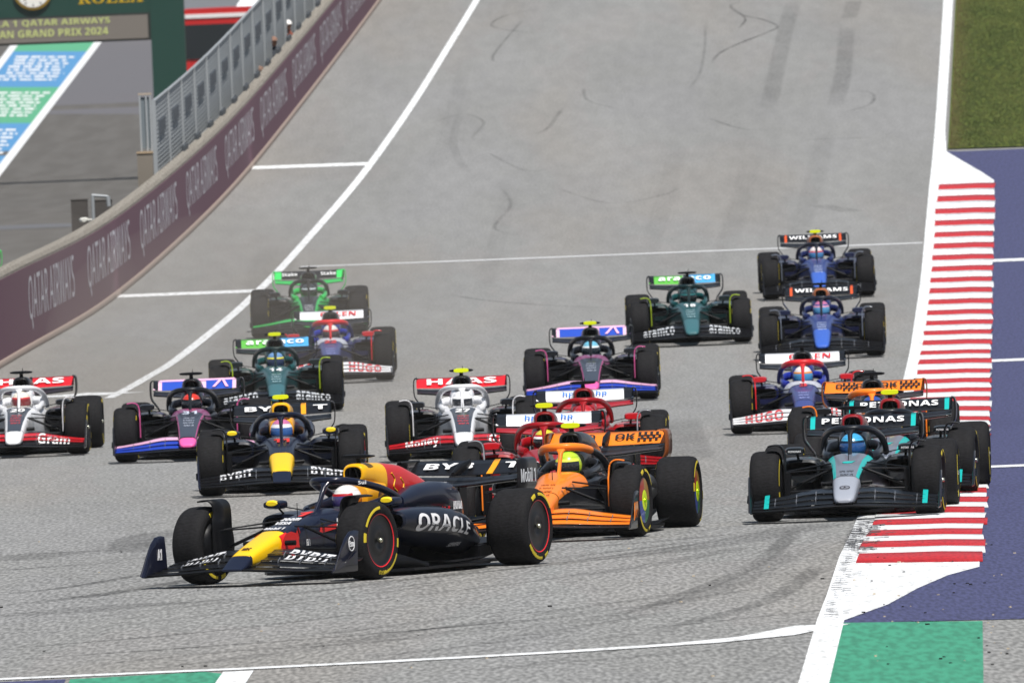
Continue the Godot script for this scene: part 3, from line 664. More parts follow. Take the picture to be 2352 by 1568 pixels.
# ---------------------------------------------------------------- setting
var wall_pts := PackedVector2Array()
func wall_x(d: float) -> float:
	if d <= wall_pts[0].y: return wall_pts[0].x
	for i in wall_pts.size() - 1:
		if d <= wall_pts[i + 1].y: return lerpf(wall_pts[i].x, wall_pts[i + 1].x, (d - wall_pts[i].y) / (wall_pts[i + 1].y - wall_pts[i].y))
	return wall_pts[-1].x
func smooth_wall() -> void:
	var raw := pxs([[6, 838], [37, 824], [120, 776], [255, 682], [340, 618], [412, 560], [454, 518], [500, 466], [566, 392], [640, 306], [731, 196], [800, 100], [870, 0]])
	# even, gently bent line through the points
	var a := raw[0]; var n := raw.size()
	var sx := [0.0, 0.0, 0.0, 0.0, 0.0]; var sy := [0.0, 0.0, 0.0]
	for p in raw:
		var u := (p.y - 330.0) / 100.0; var w := 1.0
		for k in 5: sx[k] += w * pow(u, k)
		for k in 3: sy[k] += w * pow(u, k) * p.x
	var m := Basis(Vector3(sx[0], sx[1], sx[2]), Vector3(sx[1], sx[2], sx[3]), Vector3(sx[2], sx[3], sx[4])).inverse() * Vector3(sy[0], sy[1], sy[2])
	var d := a.y - 16.0
	while d < 620.0:
		var u := (minf(d, 440.0) - 330.0) / 100.0
		wall_pts.append(Vector2(m.x + m.y * u + m.z * u * u + (maxf(d, 440.0) - 440.0) / 100.0 * (m.y + 2 * m.z * 1.1), d)); d += 3.0
func wall_px(x: float) -> float:   # distance along the wall whose foot shows at picture column x
	var lo := wall_pts[0].y; var hi := 440.0
	for k in 30:
		var m := (lo + hi) / 2; var p := eye_basis.inverse() * (v3(Vector2(wall_x(m), m)) - EYE)
		if CENTRE.x + FOCAL * p.x / -p.z < x: lo = m
		else: hi = m
	return lo

func ground_texture() -> Image:
	var W := 2048; var H := 2048
	var fine := noise(0.3, 11, 2).get_image(W, H, false, false, false); var mid := noise(0.035, 12, 4).get_image(W, H, false, false, false); var big := noise(0.004, 13, 3).get_image(W, H, false, false, false)
	var st := noise(0.02, 14, 3)
	var fa := fine.get_data(); var ma := mid.get_data(); var ba := big.get_data()
	var out := PackedByteArray(); out.resize(W * H)
	for y in H:
		var k := y * W
		var near := clampf(1.25 - y / 1100.0, 0.3, 1.0)   # the coarse, polished stone shows on the braking area
		for x in W:
			out[k + x] = clampi(int(206.0 + (fa[k + x] - 128) * 0.5 * near + (ma[k + x] - 128) * 0.07 + (ba[k + x] - 128) * 0.07), 0, 255)
	marks(out, W, H)
	var im := Image.create_from_data(W, H, false, Image.FORMAT_L8, out)
	im.convert(Image.FORMAT_RGB8)
	return im
func mark(out: PackedByteArray, W: int, H: int, pts: PackedVector2Array, w: float, dark: float, ragged := 0.3) -> void:
	var f := noise(0.05, int(pts[0].x * 100) + 7, 2)
	var path := PackedVector2Array()
	for i in pts.size() - 1:
		var n := maxi(2, int(pts[i].distance_to(pts[i + 1]) / 0.06))
		for k in n: path.append(pts[i].cubic_interpolate(pts[i + 1], pts[maxi(i - 1, 0)], pts[mini(i + 2, pts.size() - 1)], float(k) / n))
	var done := {}
	for i in path.size():
		var p := path[i]; var uv := tex_uv(p)
		var row := int(uv.y * H)
		if row < 0 or row >= H: continue
		var t := float(i) / path.size(); var fade := minf(1.0, minf(t, 1 - t) * 6.0)
		if w > 0.3: ragged = minf(ragged, 0.15)
		var dk := dark * fade * (1.0 - ragged + ragged * 2.0 * (0.5 + f.get_noise_2d(i * 0.35, 0)))
		var c := uv.x * W; var hw := w / 32.0 * W / 2
		for x in range(maxi(0, int(c - hw)), mini(W, int(c + hw) + 1)):
			var key := row * W + x
			if done.has(key): continue
			done[key] = true
			var edge := clampf((hw - absf(x - c)) / maxf(1.5, hw * 0.35) + 0.25, 0, 1)
			out[key] = int(out[key] * (1.0 - dk * edge * (0.8 + 0.4 * f.get_noise_2d(x * 3.0, row * 3.0))))
func marks(out: PackedByteArray, W: int, H: int) -> void:
	for m in [
		[[[1722, 0], [1678, 12], [1706, 34], [1750, 44], [1785, 60], [1762, 74], [1696, 100], [1652, 122], [1634, 145]], 0.09, 0.33],
		[[[1700, 32], [1712, 45], [1695, 66]], 0.07, 0.25], [[[1640, 52], [1622, 54], [1618, 110], [1606, 170], [1580, 205]], 0.08, 0.13],
		[[[1824, 0], [1806, 60], [1786, 150], [1764, 250]], 0.42, 0.11], [[[1962, 0], [1950, 42]], 0.42, 0.11], [[[1945, 60], [1936, 170], [1918, 242]], 0.42, 0.12],
		[[[1925, 212], [1990, 210], [2008, 222], [1995, 240], [1940, 258]], 0.09, 0.2], [[[1625, 270], [1690, 292], [1740, 298], [1800, 292]], 0.08, 0.18],
		[[[1340, 62], [1220, 74], [1130, 60], [1160, 36], [1240, 20]], 0.08, 0.22], [[[1200, 45], [1132, 128], [1160, 142], [1260, 140]], 0.08, 0.17],
		[[[985, 285], [1060, 262], [1110, 280], [1085, 318], [1140, 322]], 0.08, 0.14], [[[1200, 308], [1250, 300], [1290, 250]], 0.1, 0.16], [[[1120, 350], [1210, 392], [1280, 380]], 0.08, 0.14],
		[[[1280, 432], [1400, 466], [1520, 448], [1560, 430]], 0.08, 0.15], [[[1150, 430], [1172, 470], [1135, 522], [1190, 540]], 0.08, 0.13], [[[1340, 200], [1350, 230], [1420, 250]], 0.08, 0.14],
		[[[1030, 676], [1120, 690], [1250, 700], [1420, 708]], 0.1, 0.17], [[[1880, 470], [1930, 480], [1960, 486]], 0.5, 0.1], [[[1840, 320], [1990, 316]], 0.5, 0.14], [[[1850, 214], [2000, 208]], 0.6, 0.1], [[[1060, 250], [1040, 330], [1075, 400]], 0.2, 0.06],
		[[[0, 1392], [180, 1372], [330, 1350], [480, 1322], [620, 1280]], 0.3, 0.3], [[[0, 1366], [176, 1345], [330, 1318]], 0.16, 0.35], [[[0, 1418], [200, 1400], [420, 1382], [700, 1372]], 1.2, 0.14],
		[[[0, 1516], [352, 1493], [827, 1458], [1250, 1420]], 0.16, 0.32], [[[0, 1490], [316, 1465], [598, 1437], [900, 1400]], 0.12, 0.28], [[[186, 1530], [528, 1496], [800, 1480]], 0.12, 0.2],
		[[[1360, 1425], [1500, 1390], [1640, 1340], [1760, 1280], [1830, 1210]], 0.2, 0.18], [[[1200, 1440], [1480, 1400], [1660, 1350], [1840, 1260]], 0.3, 0.11], [[[1500, 1450], [1760, 1380], [1880, 1300]], 0.22, 0.18],
		[[[1290, 1290], [1500, 1270], [1700, 1240], [1900, 1200]], 0.7, 0.14], [[[1250, 1330], [1480, 1300], [1720, 1255]], 0.3, 0.16], [[[0, 1310], [140, 1300], [290, 1290]], 0.14, 0.3],
		[[[300, 1270], [320, 1240], [370, 1225], [450, 1215]], 0.6, 0.2], [[[0, 1290], [120, 1270], [260, 1262]], 0.9, 0.16], [[[1560, 960], [1570, 1000], [1590, 1060]], 0.6, 0.12], [[[640, 560], [560, 760], [480, 860]], 0.9, 0.06]]:
		mark(out, W, H, pxs(m[0]), m[1], m[2])
	rng.seed = 5
	for i in 46:   # the fans of rubber laid by earlier laps on the way into the corner
		var y0 := rng.randf_range(1245, 1560); var w := rng.randf_range(0.05, 0.22); var x0 := rng.randf_range(-200, 1100); var ln := rng.randf_range(350, 1100); var sl := rng.randf_range(0.055, 0.115)
		var p := []
		for k in 5: p.append([x0 + ln * k / 4.0, y0 - sl * ln * k / 4.0 - 18.0 * pow(k / 4.0, 2)])
		mark(out, W, H, pxs(p), w, rng.randf_range(0.05, 0.17), 0.5)
	for i in 6:   # faint wheel paths down the straight
		var x0 := rng.randf_range(1000, 2050); var y0 := rng.randf_range(20, 600)
		mark(out, W, H, pxs([[x0, y0], [x0 - 30, y0 + 120], [x0 - 75, y0 + 260]]), rng.randf_range(0.3, 0.5), rng.randf_range(0.02, 0.045), 0.5)

func build_setting() -> void:
	smooth_wall()
	var tex := ImageTexture.create_from_image(ground_texture())
	var asphalt := StandardMaterial3D.new(); asphalt.albedo_texture = tex; asphalt.albedo_color = col("a6a6a5"); asphalt.detail_enabled = true; asphalt.detail_blend_mode = BaseMaterial3D.BLEND_MODE_MUL; asphalt.detail_albedo = ramp_tex(noise(0.012, 15, 4), 512, [col("fffbf6"), col("fdfcfa"), col("fcfcfc")], [0.25, 0.5, 0.75])
	asphalt.roughness = 0.88; asphalt.metallic_specular = 0.3
	var grit := noise(0.12, 21, 3)
	# right of the wall: the circuit itself
	var st := SurfaceTool.new(); st.begin(Mesh.PRIMITIVE_TRIANGLES); st.set_smooth_group(0)
	var rows: Array = range(-200, 100, 20) + range(100, 480, 3) + range(480, 1300, 20)
	var cols := [-400.0, -120.0, -60.0, -30.0, -16.0, 0.0, 16.0, 40.0, 120.0, 400.0]
	for side in 2:
		if side == 1:
			st.generate_normals(); structure("track", st.commit(), asphalt)
			st = SurfaceTool.new(); st.begin(Mesh.PRIMITIVE_TRIANGLES); st.set_smooth_group(0)
		for i in rows.size() - 1:
			var open: bool = rows[i + 1] <= 262
			if open and side == 1: continue
			var xs := []
			for r in [rows[i], rows[i + 1]]:
				var w := wall_x(r); var line := []
				for c in cols:
					if open: line.append(c); continue
					if side == 0 and c > -16.0: line.append(maxf(c, w) if c > 0.0 else (w - 0.12 if c == 0.0 else c))
					if side == 1 and c < -14.0: line.append(minf(c, w - 0.3))
				if side == 1: line.append(w - 0.2)
				xs.append(line)
			for j in xs[0].size() - 1:
				var q := [Vector2(xs[0][j], rows[i]), Vector2(xs[0][j + 1], rows[i]), Vector2(xs[1][j + 1], rows[i + 1]), Vector2(xs[1][j], rows[i + 1])]
				for k in [0, 2, 1, 0, 3, 2]:
					st.set_uv(tex_uv(q[k])); st.add_vertex(v3(q[k], 0.0, side == 1))
	st.generate_normals()
	var old := StandardMaterial3D.new(); old.roughness = 0.9; old.metallic_specular = 0.3; old.albedo_color = col("62605d")
	old.albedo_texture = ramp_tex(noise(0.006, 31, 3), 512, [col("ecebea"), col("ffffff")], [0.2, 0.8]); old.uv1_triplanar = true; old.uv1_world_triplanar = true; old.uv1_scale = Vector3(0.3, 0.3, 0.02)
	structure("pit_exit_road", st.commit(), old)

	# paint on the track
	var white := StandardMaterial3D.new(); white.roughness = 0.7; white.albedo_color = col("eceef0")
	white.albedo_texture = ramp_tex(noise(0.03, 41, 5), 512, [col("c6c5c2"), col("efefed"), col("ffffff")], [0.05, 0.4, 0.8]); white.uv1_triplanar = true; white.uv1_world_triplanar = true; white.uv1_scale = Vector3(0.6, 0.6, 0.06)
	mats.white = white
	var blue := StandardMaterial3D.new(); blue.roughness = 0.75; blue.albedo_color = col("45486f")
	blue.albedo_texture = ramp_tex(noise(0.05, 42, 4), 512, [col("b4b4ba"), col("ffffff")], [0.15, 0.7]); blue.uv1_triplanar = true; blue.uv1_world_triplanar = true; blue.uv1_scale = Vector3(0.8, 0.8, 0.05)
	var green := StandardMaterial3D.new(); green.roughness = 0.75; green.albedo_color = col("3b9474")
	green.albedo_texture = ramp_tex(noise(0.04, 43, 4), 512, [col("cfd2d0"), col("ffffff")], [0.15, 0.7]); green.uv1_triplanar = true; green.uv1_world_triplanar = true; green.uv1_scale = Vector3(0.5, 0.5, 0.04)
	var kerb_r := [[2284, 415], [2284, 426], [2279, 590], [2276, 740], [2273, 871], [2271, 969], [2267, 1063], [2263, 1151], [2256, 1222], [2251, 1290]]
	structure("blue_run_off", sheet(pxs([[2150, 346]] + [[2200, 348], [2640, 330], [2680, 1415], [2352, 1422], [2100, 1428], [1930, 1432]] + [[2100, 1340], [2245, 1300], [2255, 1222], [2262, 1151], [2270, 969], [2275, 740], [2270, 430]]), 0.005), blue)
	structure("green_run_off", sheet(pxs([[1935, 1431], [2258, 1427], [2260, 1568], [2262, 1700], [1860, 1700], [1902, 1568]]), 0.005), green)
	structure("green_run_off", sheet(pxs([[160, 1561], [470, 1544], [510, 1548], [480, 1620], [140, 1620]]), 0.005), green)
	structure("blue_run_off", sheet(pxs([[-60, 1570], [150, 1561], [120, 1640], [-80, 1640]]), 0.005), blue)
	structure("white_line", sheet(pxs([[512, 1544], [582, 1541], [545, 1600], [465, 1610]]), 0.006), white)
	structure("track_edge_line", sheet(pxs([[2170, -40], [2168, 0], [2150, 276], [2141, 378], [2135, 430], [2125, 539], [2102, 735], [2092, 800], [2077, 866], [2050, 960], [2010, 1080], [1958, 1221], [1928, 1281], [1899, 1370], [1878, 1423], [1869, 1453], [1835, 1568], [1800, 1700], [1870, 1700], [1906, 1568], [1940, 1426], [2040, 1390], [2110, 1352], [2180, 1322], [2251, 1303], [2251, 1290], [1967, 1290], [2006, 1203], [2060, 1020], [2106, 878], [2120, 789], [2128, 742], [2145, 567], [2157, 420], [2284, 424], [2284, 414], [2255, 395], [2175, 348], [2172, 300], [2190, 0], [2192, -40]]), 0.009), white)
	structure("track_edge_line", ribbon(pxs([[1110, -30], [1095, 0], [1028, 110], [950, 235], [850, 378], [745, 505], [640, 622], [560, 700], [420, 815], [330, 872], [250, 915]]), 0.17, 0.009), white)
	structure("white_line", ribbon(pxs([[570, 386], [850, 376]]), 1.2, 0.006), white)
	structure("white_line", ribbon(pxs([[262, 681], [594, 668]]), 1.3, 0.006), white)
	structure("white_line", ribbon(pxs([[130, 908], [262, 906]]), 1.5, 0.006), white)
	structure("white_line", ribbon(pxs([[690, 613], [1100, 598], [1600, 578], [2120, 558]]), 0.5, 0.006), mat("c2c3c4", 0.8))
	structure("white_line", ribbon(pxs([[-40, 1563], [300, 1548], [560, 1537], [900, 1520], [1300, 1498], [1600, 1478], [1760, 1462], [1890, 1436]]), 0.45, 0.007), white)
	for y in [600, 830, 1074]: structure("white_line", ribbon(pxs([[2274 if y < 1000 else 2264, y], [2420, y - 6]]), 1.2, 0.012), white)
	# kerb: every red and white block on its own, on a sloping kerb
	var red := StandardMaterial3D.new(); red.roughness = 0.6; red.albedo_color = col("c0262d")
	red.albedo_texture = ramp_tex(noise(0.05, 44, 4), 512, [col("b8b0b0"), col("ffffff")], [0.1, 0.6]); red.uv1_triplanar = true; red.uv1_world_triplanar = true; red.uv1_scale = Vector3(0.8, 0.8, 0.08)
	var kl := [[2157, 415], [2157, 426], [2149, 490], [2145, 567], [2128, 742], [2120, 789], [2109, 833], [2106, 878], [2078, 960], [2050, 1060], [2030, 1140], [2006, 1203], [1991, 1229], [1974, 1257], [1967, 1292]]
	var base := structure("kerb", sheet(pxs(kl.slice(0, 15) + [[2251, 1292], [2256, 1222], [2263, 1151], [2267, 1063], [2271, 969], [2273, 871], [2276, 740], [2279, 590], [2284, 426], [2284, 415]]), 0.011), white)
	var ys := [422.0, 449, 478, 505, 532, 558, 585, 611, 637, 661, 687, 712, 736, 759, 781, 805, 825, 849, 870.5, 893, 913, 935.5, 959, 979, 1000, 1021, 1042, 1061, 1082, 1103, 1124, 1145.4, 1168, 1194, 1218.5, 1244, 1272, 1292]
	var at := func(tab: Array, y: float) -> float:
		for i in tab.size() - 1:
			if y <= tab[i + 1][1]: return lerpf(tab[i][0], tab[i + 1][0], clampf((y - tab[i][1]) / (tab[i + 1][1] - tab[i][1]), 0, 1))
		return tab[-1][0]
	for i in ys.size() - 1:
		var ya: float = ys[i]; var yb: float = ys[i + 1]; var ym := ya + (yb - ya) * (0.45 if i < 30 else 0.52)
		if i == ys.size() - 2: ym = yb
		for k in 2:
			if k == 1 and ym >= yb - 0.5: continue
			var y0 := ya if k == 0 else ym; var y1 := ym if k == 0 else yb
			var p0 := on(at.call(kl, y0), y0 + 3); var p1 := on(at.call(kerb_r, y0), y0); var p2 := on(at.call(kerb_r, y1), y1); var p3 := on(at.call(kl, y1), y1 + 3)
			var jag := rng.randf_range(0.0, 0.05)
			p1.x += jag; p2.x += rng.randf_range(0.0, 0.05)
			p0.x += rng.randf_range(-0.02, 0.02)
			var s2 := SurfaceTool.new(); s2.begin(Mesh.PRIMITIVE_TRIANGLES)
			var rows2 := []
			for q in 4:
				var e0 := p0.lerp(p1, q / 3.0); var e1 := p3.lerp(p2, q / 3.0); var rise: float = [0.015, 0.02, 0.028, 0.022][q] + (0.003 if k == 0 else 0.0)
				rows2.append(PackedVector3Array([v3(e0, 0.008), v3(e0, rise), v3(e0.lerp(e1, 0.5), rise + 0.004), v3(e1, rise), v3(e1, 0.008)]))
			part(base, "kerb_block", surf(rows2, false, false), red if k == 0 else white)
	# grass
	var turf := StandardMaterial3D.new(); turf.roughness = 0.95; turf.metallic_specular = 0.2; turf.albedo_color = col("ffffff")
	turf.albedo_texture = ramp_tex(noise(0.02, 51, 5), 1024, [col("3b4722"), col("4e5b28"), col("606830"), col("70693c")], [0.15, 0.45, 0.7, 0.95]); turf.uv1_triplanar = true; turf.uv1_world_triplanar = true; turf.uv1_scale = Vector3(0.25, 0.25, 0.05)
	structure("grass_verge", sheet(pxs([[2178, 344], [2196, 0], [2200, -60], [2900, -100], [2900, 320]]), 0.03), turf)
	var blade := SurfaceTool.new(); blade.begin(Mesh.PRIMITIVE_TRIANGLES)
	for k in 5:
		var a := k * 1.3; var o := Vector3(cos(a), 0, sin(a)) * 0.02; var lean := Vector3(cos(a * 2.1), 0, sin(a * 2.1)) * 0.025; var w := Vector3(-sin(a), 0, cos(a)) * 0.006
		for p in [o - w, o + w, o + lean + Vector3(0, 0.06 + 0.01 * k, 0)]: blade.add_vertex(p)
	blade.generate_normals()
	var mm := MultiMesh.new(); mm.transform_format = MultiMesh.TRANSFORM_3D; mm.use_colors = true; mm.mesh = blade.commit(); mm.instance_count = 42000
	rng.seed = 77
	var tn := noise(0.25, 52, 3)
	var g0 := on(2178, 344); var g1 := on(2196, 0)
	for i in mm.instance_count:
		var d := rng.randf_range(g0.y, g1.y + 12); var xe := lerpf(g0.x, g1.x, (d - g0.y) / (g1.y - g0.y)) + 0.04
		var x := xe + pow(rng.randf(), 1.2) * 3.4
		var s := rng.randf_range(0.35, 0.7)
		mm.set_instance_transform(i, Transform3D(Basis(Vector3.UP, rng.randf() * TAU).scaled(Vector3(s, s * rng.randf_range(0.6, 1.2), s)), v3(Vector2(x, d), 0.03)))
		var t := clampf(0.5 + tn.get_noise_2d(x * 3, d * 0.6) * 0.8 + rng.randf_range(-0.08, 0.08), 0, 1)
		var dry := clampf(0.8 - (x - xe) * 2.0 + rng.randf_range(-0.3, 0.3), 0, 1)
		mm.set_instance_color(i, Color(0.05, 0.072, 0.014).lerp(Color(0.11, 0.125, 0.032), t).lerp(Color(0.2, 0.15, 0.06), dry * 0.8))
	var tuft := MultiMeshInstance3D.new(); tuft.name = "grass"; tuft.multimesh = mm
	var gm := StandardMaterial3D.new(); gm.vertex_color_use_as_albedo = true; gm.roughness = 0.8; tuft.material_override = gm
	tuft.set_meta("kind", "stuff"); meta(tuft, "short mown grass beside the white track edge line", "grass"); add_child(tuft)
	# rubber scuffed over the kerb and the white paint at the apex
	rng.seed = 58
	var sc := SurfaceTool.new(); sc.begin(Mesh.PRIMITIVE_TRIANGLES)
	for i in 230:
		var y := rng.randf_range(1196, 1268) if i < 150 else rng.randf_range(1200, 1420); var ed: float = lerpf(1965, 1925, (y - 1196) / 80.0) if i < 150 else lerpf(1955, 1890, (y - 1200) / 220.0)
		var x := ed + absf(rng.randfn(0, 34 if i < 150 else 18)); var w := rng.randf_range(6, 26)
		var q := pxs([[x, y], [x + w, y - w * 0.05], [x + w - 1, y - w * 0.05 + rng.randf_range(0.5, 1.3)], [x - 1, y + rng.randf_range(0.5, 1.2)]])
		for t in [0, 1, 2, 0, 2, 3]: sc.add_vertex(v3(q[t], 0.026))
	sc.generate_normals()
	var scuff := part(self, "tyre_scuffs", sc.commit(), mat("5a5a5c", 0.9))
	scuff.set_meta("kind", "stuff"); meta(scuff, "grey tyre scuffs over the white paint where the kerb begins", "scuffs")
	# bits of rubber and stone off the racing line
	rng.seed = 91
	for pass_ in 2:
		var bits := SurfaceTool.new(); bits.begin(Mesh.PRIMITIVE_TRIANGLES)
		for i in 60:
			var p := on(rng.randf_range(1960, 2340), rng.randf_range(1180, 1560)) if i < 40 else on(rng.randf_range(0, 1900), rng.randf_range(1180, 1560))
			var s := rng.randf_range(0.004, 0.012)
			if p.x > -30: box_into(bits, v3(p, 0.02 + s * 0.3), Vector3(s * 1.6, s, s * rng.randf_range(1, 3)), Basis(Vector3.UP, rng.randf() * 6.0))
		bits.generate_normals()
		var b := part(self, "track_debris", bits.commit(), mat("121212", 0.9) if pass_ == 0 else mat("c9b9a0", 0.9))
		b.set_meta("kind", "stuff"); meta(b, "dark crumbs of tyre rubber scattered off the racing line" if pass_ == 0 else "pale chips of stone scattered off the racing line", "debris")

func wall_point(d: float, up: float, out := 0.0) -> Vector3:
	var t := (Vector2(wall_x(d + 1.0), d + 1.0) - Vector2(wall_x(d - 1.0), d - 1.0)).normalized()
	var p := Vector2(wall_x(d), d) + Vector2(t.y, -t.x) * out
	return Vector3(p.x, gh(d) + up, -p.y)
func build_barrier() -> void:
	var conc := StandardMaterial3D.new(); conc.roughness = 0.9; conc.albedo_color = col("a39d93")
	conc.albedo_texture = ramp_tex(noise(0.03, 61, 5), 512, [col("8d8880"), col("ffffff")], [0.1, 0.75]); conc.uv1_triplanar = true; conc.uv1_world_triplanar = true; conc.uv1_scale = Vector3(0.7, 0.7, 0.7)
	var w := thing("pit_wall", "long grey concrete wall with maroon airline banner along its face", "wall", wall_point(wall_pts[0].y, 0))
	var inv := Transform3D(Basis(), -w.position)
	var d0 := wall_pts[0].y
	var rows := []; var brows := []; var krows := []; var d := d0
	while d < 600.0:
		var low := minf(lh(d), gh(d)) - gh(d) - 0.3
		rows.append(PackedVector3Array([wall_point(d, low, 0.0), wall_point(d, 1.44, 0.0), wall_point(d, 1.5, -0.04), wall_point(d, 1.5, -0.22), wall_point(d, 1.46, -0.26), wall_point(d, low, -0.26)]))
		if d > d0 + 0.2: brows.append(PackedVector3Array([wall_point(d, 0.1, 0.012), wall_point(d, 1.39, 0.012), wall_point(d, 1.39, 0.0), wall_point(d, 0.1, 0.0)]))
		krows.append(PackedVector3Array([wall_point(d, -0.05, 0.05), wall_point(d, 0.09, 0.05), wall_point(d, 0.11, 0.02), wall_point(d, 0.11, 0.0), wall_point(d, -0.05, 0.0)]))
		d += 2.0
	part(w, "concrete", surf(rows, true, true, true), conc, inv)
	var ban := part(w, "banner", surf(brows, true, true, true), mat("643d4e", 0.7), inv)
	part(w, "kerb_stone", surf(krows, true, true), mat("93837a", 0.9), inv)
	for q in [[68, 172], [203, 300], [324, 408], [430, 500], [519, 584], [600, 660], [674, 726], [737, 786], [795, 838], [850, 900]]:
		var a := wall_px(q[0]); var b := wall_px(q[1])
		bent_letters(ban, "QATAR AIRWAYS", func(u, v): return wall_point(lerpf(a, b, u), 0.3 + 0.92 * v, 0.016), mat("c9c6cc", 0.7), false)
	# fence of wire panels on the wall
	var fs := wall_px(352 + 92)
	var f := thing("wire_fence", "galvanised wire mesh fence standing just behind the concrete wall", "fence", wall_point(fs, 0.6, -0.7))
	var steel := mat("9ea3a6", 0.55, 0.15); var fi := Transform3D(Basis(), -f.position)
	var n := 0
	d = fs
	while d < 520.0:
		var e := d + 5.2
		part(f, "post", surf([PackedVector3Array([wall_point(d, 0.6, -0.66), wall_point(d + 0.08, 0.6, -0.66), wall_point(d + 0.08, 0.6, -0.74), wall_point(d, 0.6, -0.74)]), PackedVector3Array([wall_point(d, 2.58, -0.66), wall_point(d + 0.08, 2.58, -0.66), wall_point(d + 0.08, 2.58, -0.74), wall_point(d, 2.58, -0.74)])], true, true, true), steel, fi)
		var st := SurfaceTool.new(); st.begin(Mesh.PRIMITIVE_TRIANGLES)
		for k in 20:
			var y := 0.9 + k * 0.083; var r := 0.013
			surf_into(st, tube_rows([wall_point(d, y, -0.7), wall_point(e, y, -0.7)], [r], 4), true, false)
		for k in 26:
			var q := lerpf(d, e, (k + 0.5) / 26.0)
			surf_into(st, tube_rows([wall_point(q, 0.8, -0.7), wall_point(q, 2.54, -0.7)], [0.011], 4), true, false)
		st.generate_normals()
		part(f, "mesh_panel", st.commit(), steel, fi)
		part(f, "top_rail", tube([wall_point(d, 2.56, -0.7), wall_point(e, 2.56, -0.7)], [0.03], 6), steel, fi)
		part(f, "photo_slot", surf([PackedVector3Array([wall_point(d + 1.4, 1.85, -0.66), wall_point(d + 3.6, 1.85, -0.66), wall_point(d + 3.6, 1.85, -0.69), wall_point(d + 1.4, 1.85, -0.69)]), PackedVector3Array([wall_point(d + 1.4, 2.12, -0.66), wall_point(d + 3.6, 2.12, -0.66), wall_point(d + 3.6, 2.12, -0.69), wall_point(d + 1.4, 2.12, -0.69)])], true, true, true), mat("4a5159", 0.8), fi)
		part(f, "clamp", surf([PackedVector3Array([wall_point(d + 1.0, 1.5, -0.16), wall_point(d + 2.4, 1.5, -0.16), wall_point(d + 2.4, 1.5, -0.24), wall_point(d + 1.0, 1.5, -0.24)]), PackedVector3Array([wall_point(d + 1.0, 1.6, -0.17), wall_point(d + 2.4, 1.6, -0.17), wall_point(d + 2.4, 1.6, -0.23), wall_point(d + 1.0, 1.6, -0.23)])], true, true, true), mat("3c4146", 0.8), fi)
		d = e; n += 1
	# gate frame and block behind the end of the fence
	var gd := fs - 8.0
	var blk := thing("concrete_block", "upright concrete block with lichen stained top at the fence end", "concrete block", Vector3(seen(335, 425, gd).x, lh(gd), -gd))
	var top := seen(335, 352, gd).y - lh(gd)
	part(blk, "block", box(Vector3(0, top / 2, 0), Vector3(0.3, top, 0.5)), mat("7d766c", 0.9))
	part(blk, "cap", box(Vector3(0, top + 0.02, 0), Vector3(0.32, 0.04, 0.54)), mat("a8947a", 0.9))
	var gate := thing("steel_frame", "narrow grey steel frame standing on the concrete block", "frame", blk.position + Vector3(0.02, top + 0.04, 0))
	for x in [-0.08, 0.04, 0.12]: part(gate, "upright", box(Vector3(x, 0.55, 0), Vector3(0.035, 1.1, 0.05)), steel)
	part(gate, "panel", box(Vector3(0.02, 0.55, -0.03), Vector3(0.2, 1.0, 0.02)), mat("7a848a", 0.6, 0.4))
	part(gate, "cross_bar", box(Vector3(0.02, 1.11, 0), Vector3(0.26, 0.04, 0.06)), mat("a89c8e", 0.7))
	# cabinets and tube frame on the lower road
	for c in [[162, 200, 460, "dark grey box standing on the road by the tube frame"], [216, 256, 461, "dark grey box behind the bent tube frame"]]:
		var dd := 322.0; var a := seen(c[0], c[2], dd); var b := seen(c[1], c[2], dd)
		var hgt := a.y - lh(dd)
		var cab := thing("cabinet", c[3], "cabinet", Vector3((a.x + b.x) / 2, lh(dd), -dd))
		part(cab, "housing", box(Vector3(0, hgt / 2, 0), Vector3(b.x - a.x, hgt, 0.3)), mat("4b4744", 0.8))
		part(cab, "lid", box(Vector3(0, hgt + 0.01, 0), Vector3(b.x - a.x + 0.02, 0.02, 0.32)), mat("57534f", 0.8))
	var fd := 319.0; var fa := seen(212, 448, fd); var fb := seen(247, 452, fd)
	var fr := thing("tube_frame", "bent grey steel tube frame with a white lamp arm", "tube frame", Vector3(fa.x, lh(fd), -fd))
	var hh := fa.y - lh(fd); var fw := fb.x - fa.x
	part(fr, "upright", tube([Vector3(0, 0, 0), Vector3(0, hh, 0)], [0.03], 8), steel)
	part(fr, "cross_bar", tube([Vector3(-0.02, hh, 0), Vector3(fw, hh - 0.04, 0)], [0.028], 8), steel)
	part(fr, "drop_bar", tube([Vector3(fw, hh - 0.03, 0), Vector3(fw + 0.01, hh - 0.22, 0)], [0.04], 8), steel)
	var la := seen(192, 505, fd).x - fa.x
	part(fr, "lamp_arm", tube([Vector3(0, hh - 0.46, 0), Vector3(la, hh - 0.46, 0)], [0.02], 8), mat("cfcfc8", 0.6))
	part(fr, "lamp_head", surf([se_ring(-0.05, la, hh - 0.46, 0.04, 0.03), se_ring(0.0, la, hh - 0.46, 0.09, 0.05), se_ring(0.05, la, hh - 0.46, 0.04, 0.03)]), mat("dcdcd4", 0.5))
	# paint on the lower road
	structure("drain_cover", ribbon(pxs([[-60, 521], [60, 521], [165, 521]], true), 4.0, 0.006, true), mat("5e5f63", 0.8))
	structure("white_line", ribbon(pxs(line(-120, 545, 300, -2, 24), true), 0.34, 0.012, true), mats.white)
	structure("white_line", ribbon(pxs(line(-110, 292, 110, 0, 18), true), 0.34, 0.012, true), mats.white)
	var bx := [[-40, 0], [0, 0], [118, 0], [200, 0], [283, 0], [380, 0]]
	var cl := ["4f9f78", "4f9f78", "4a88b8", "4f9f78", "4a88b8"]
	var lx := func(y: float) -> float: return 36.0 - (y - 100.0) * 0.8
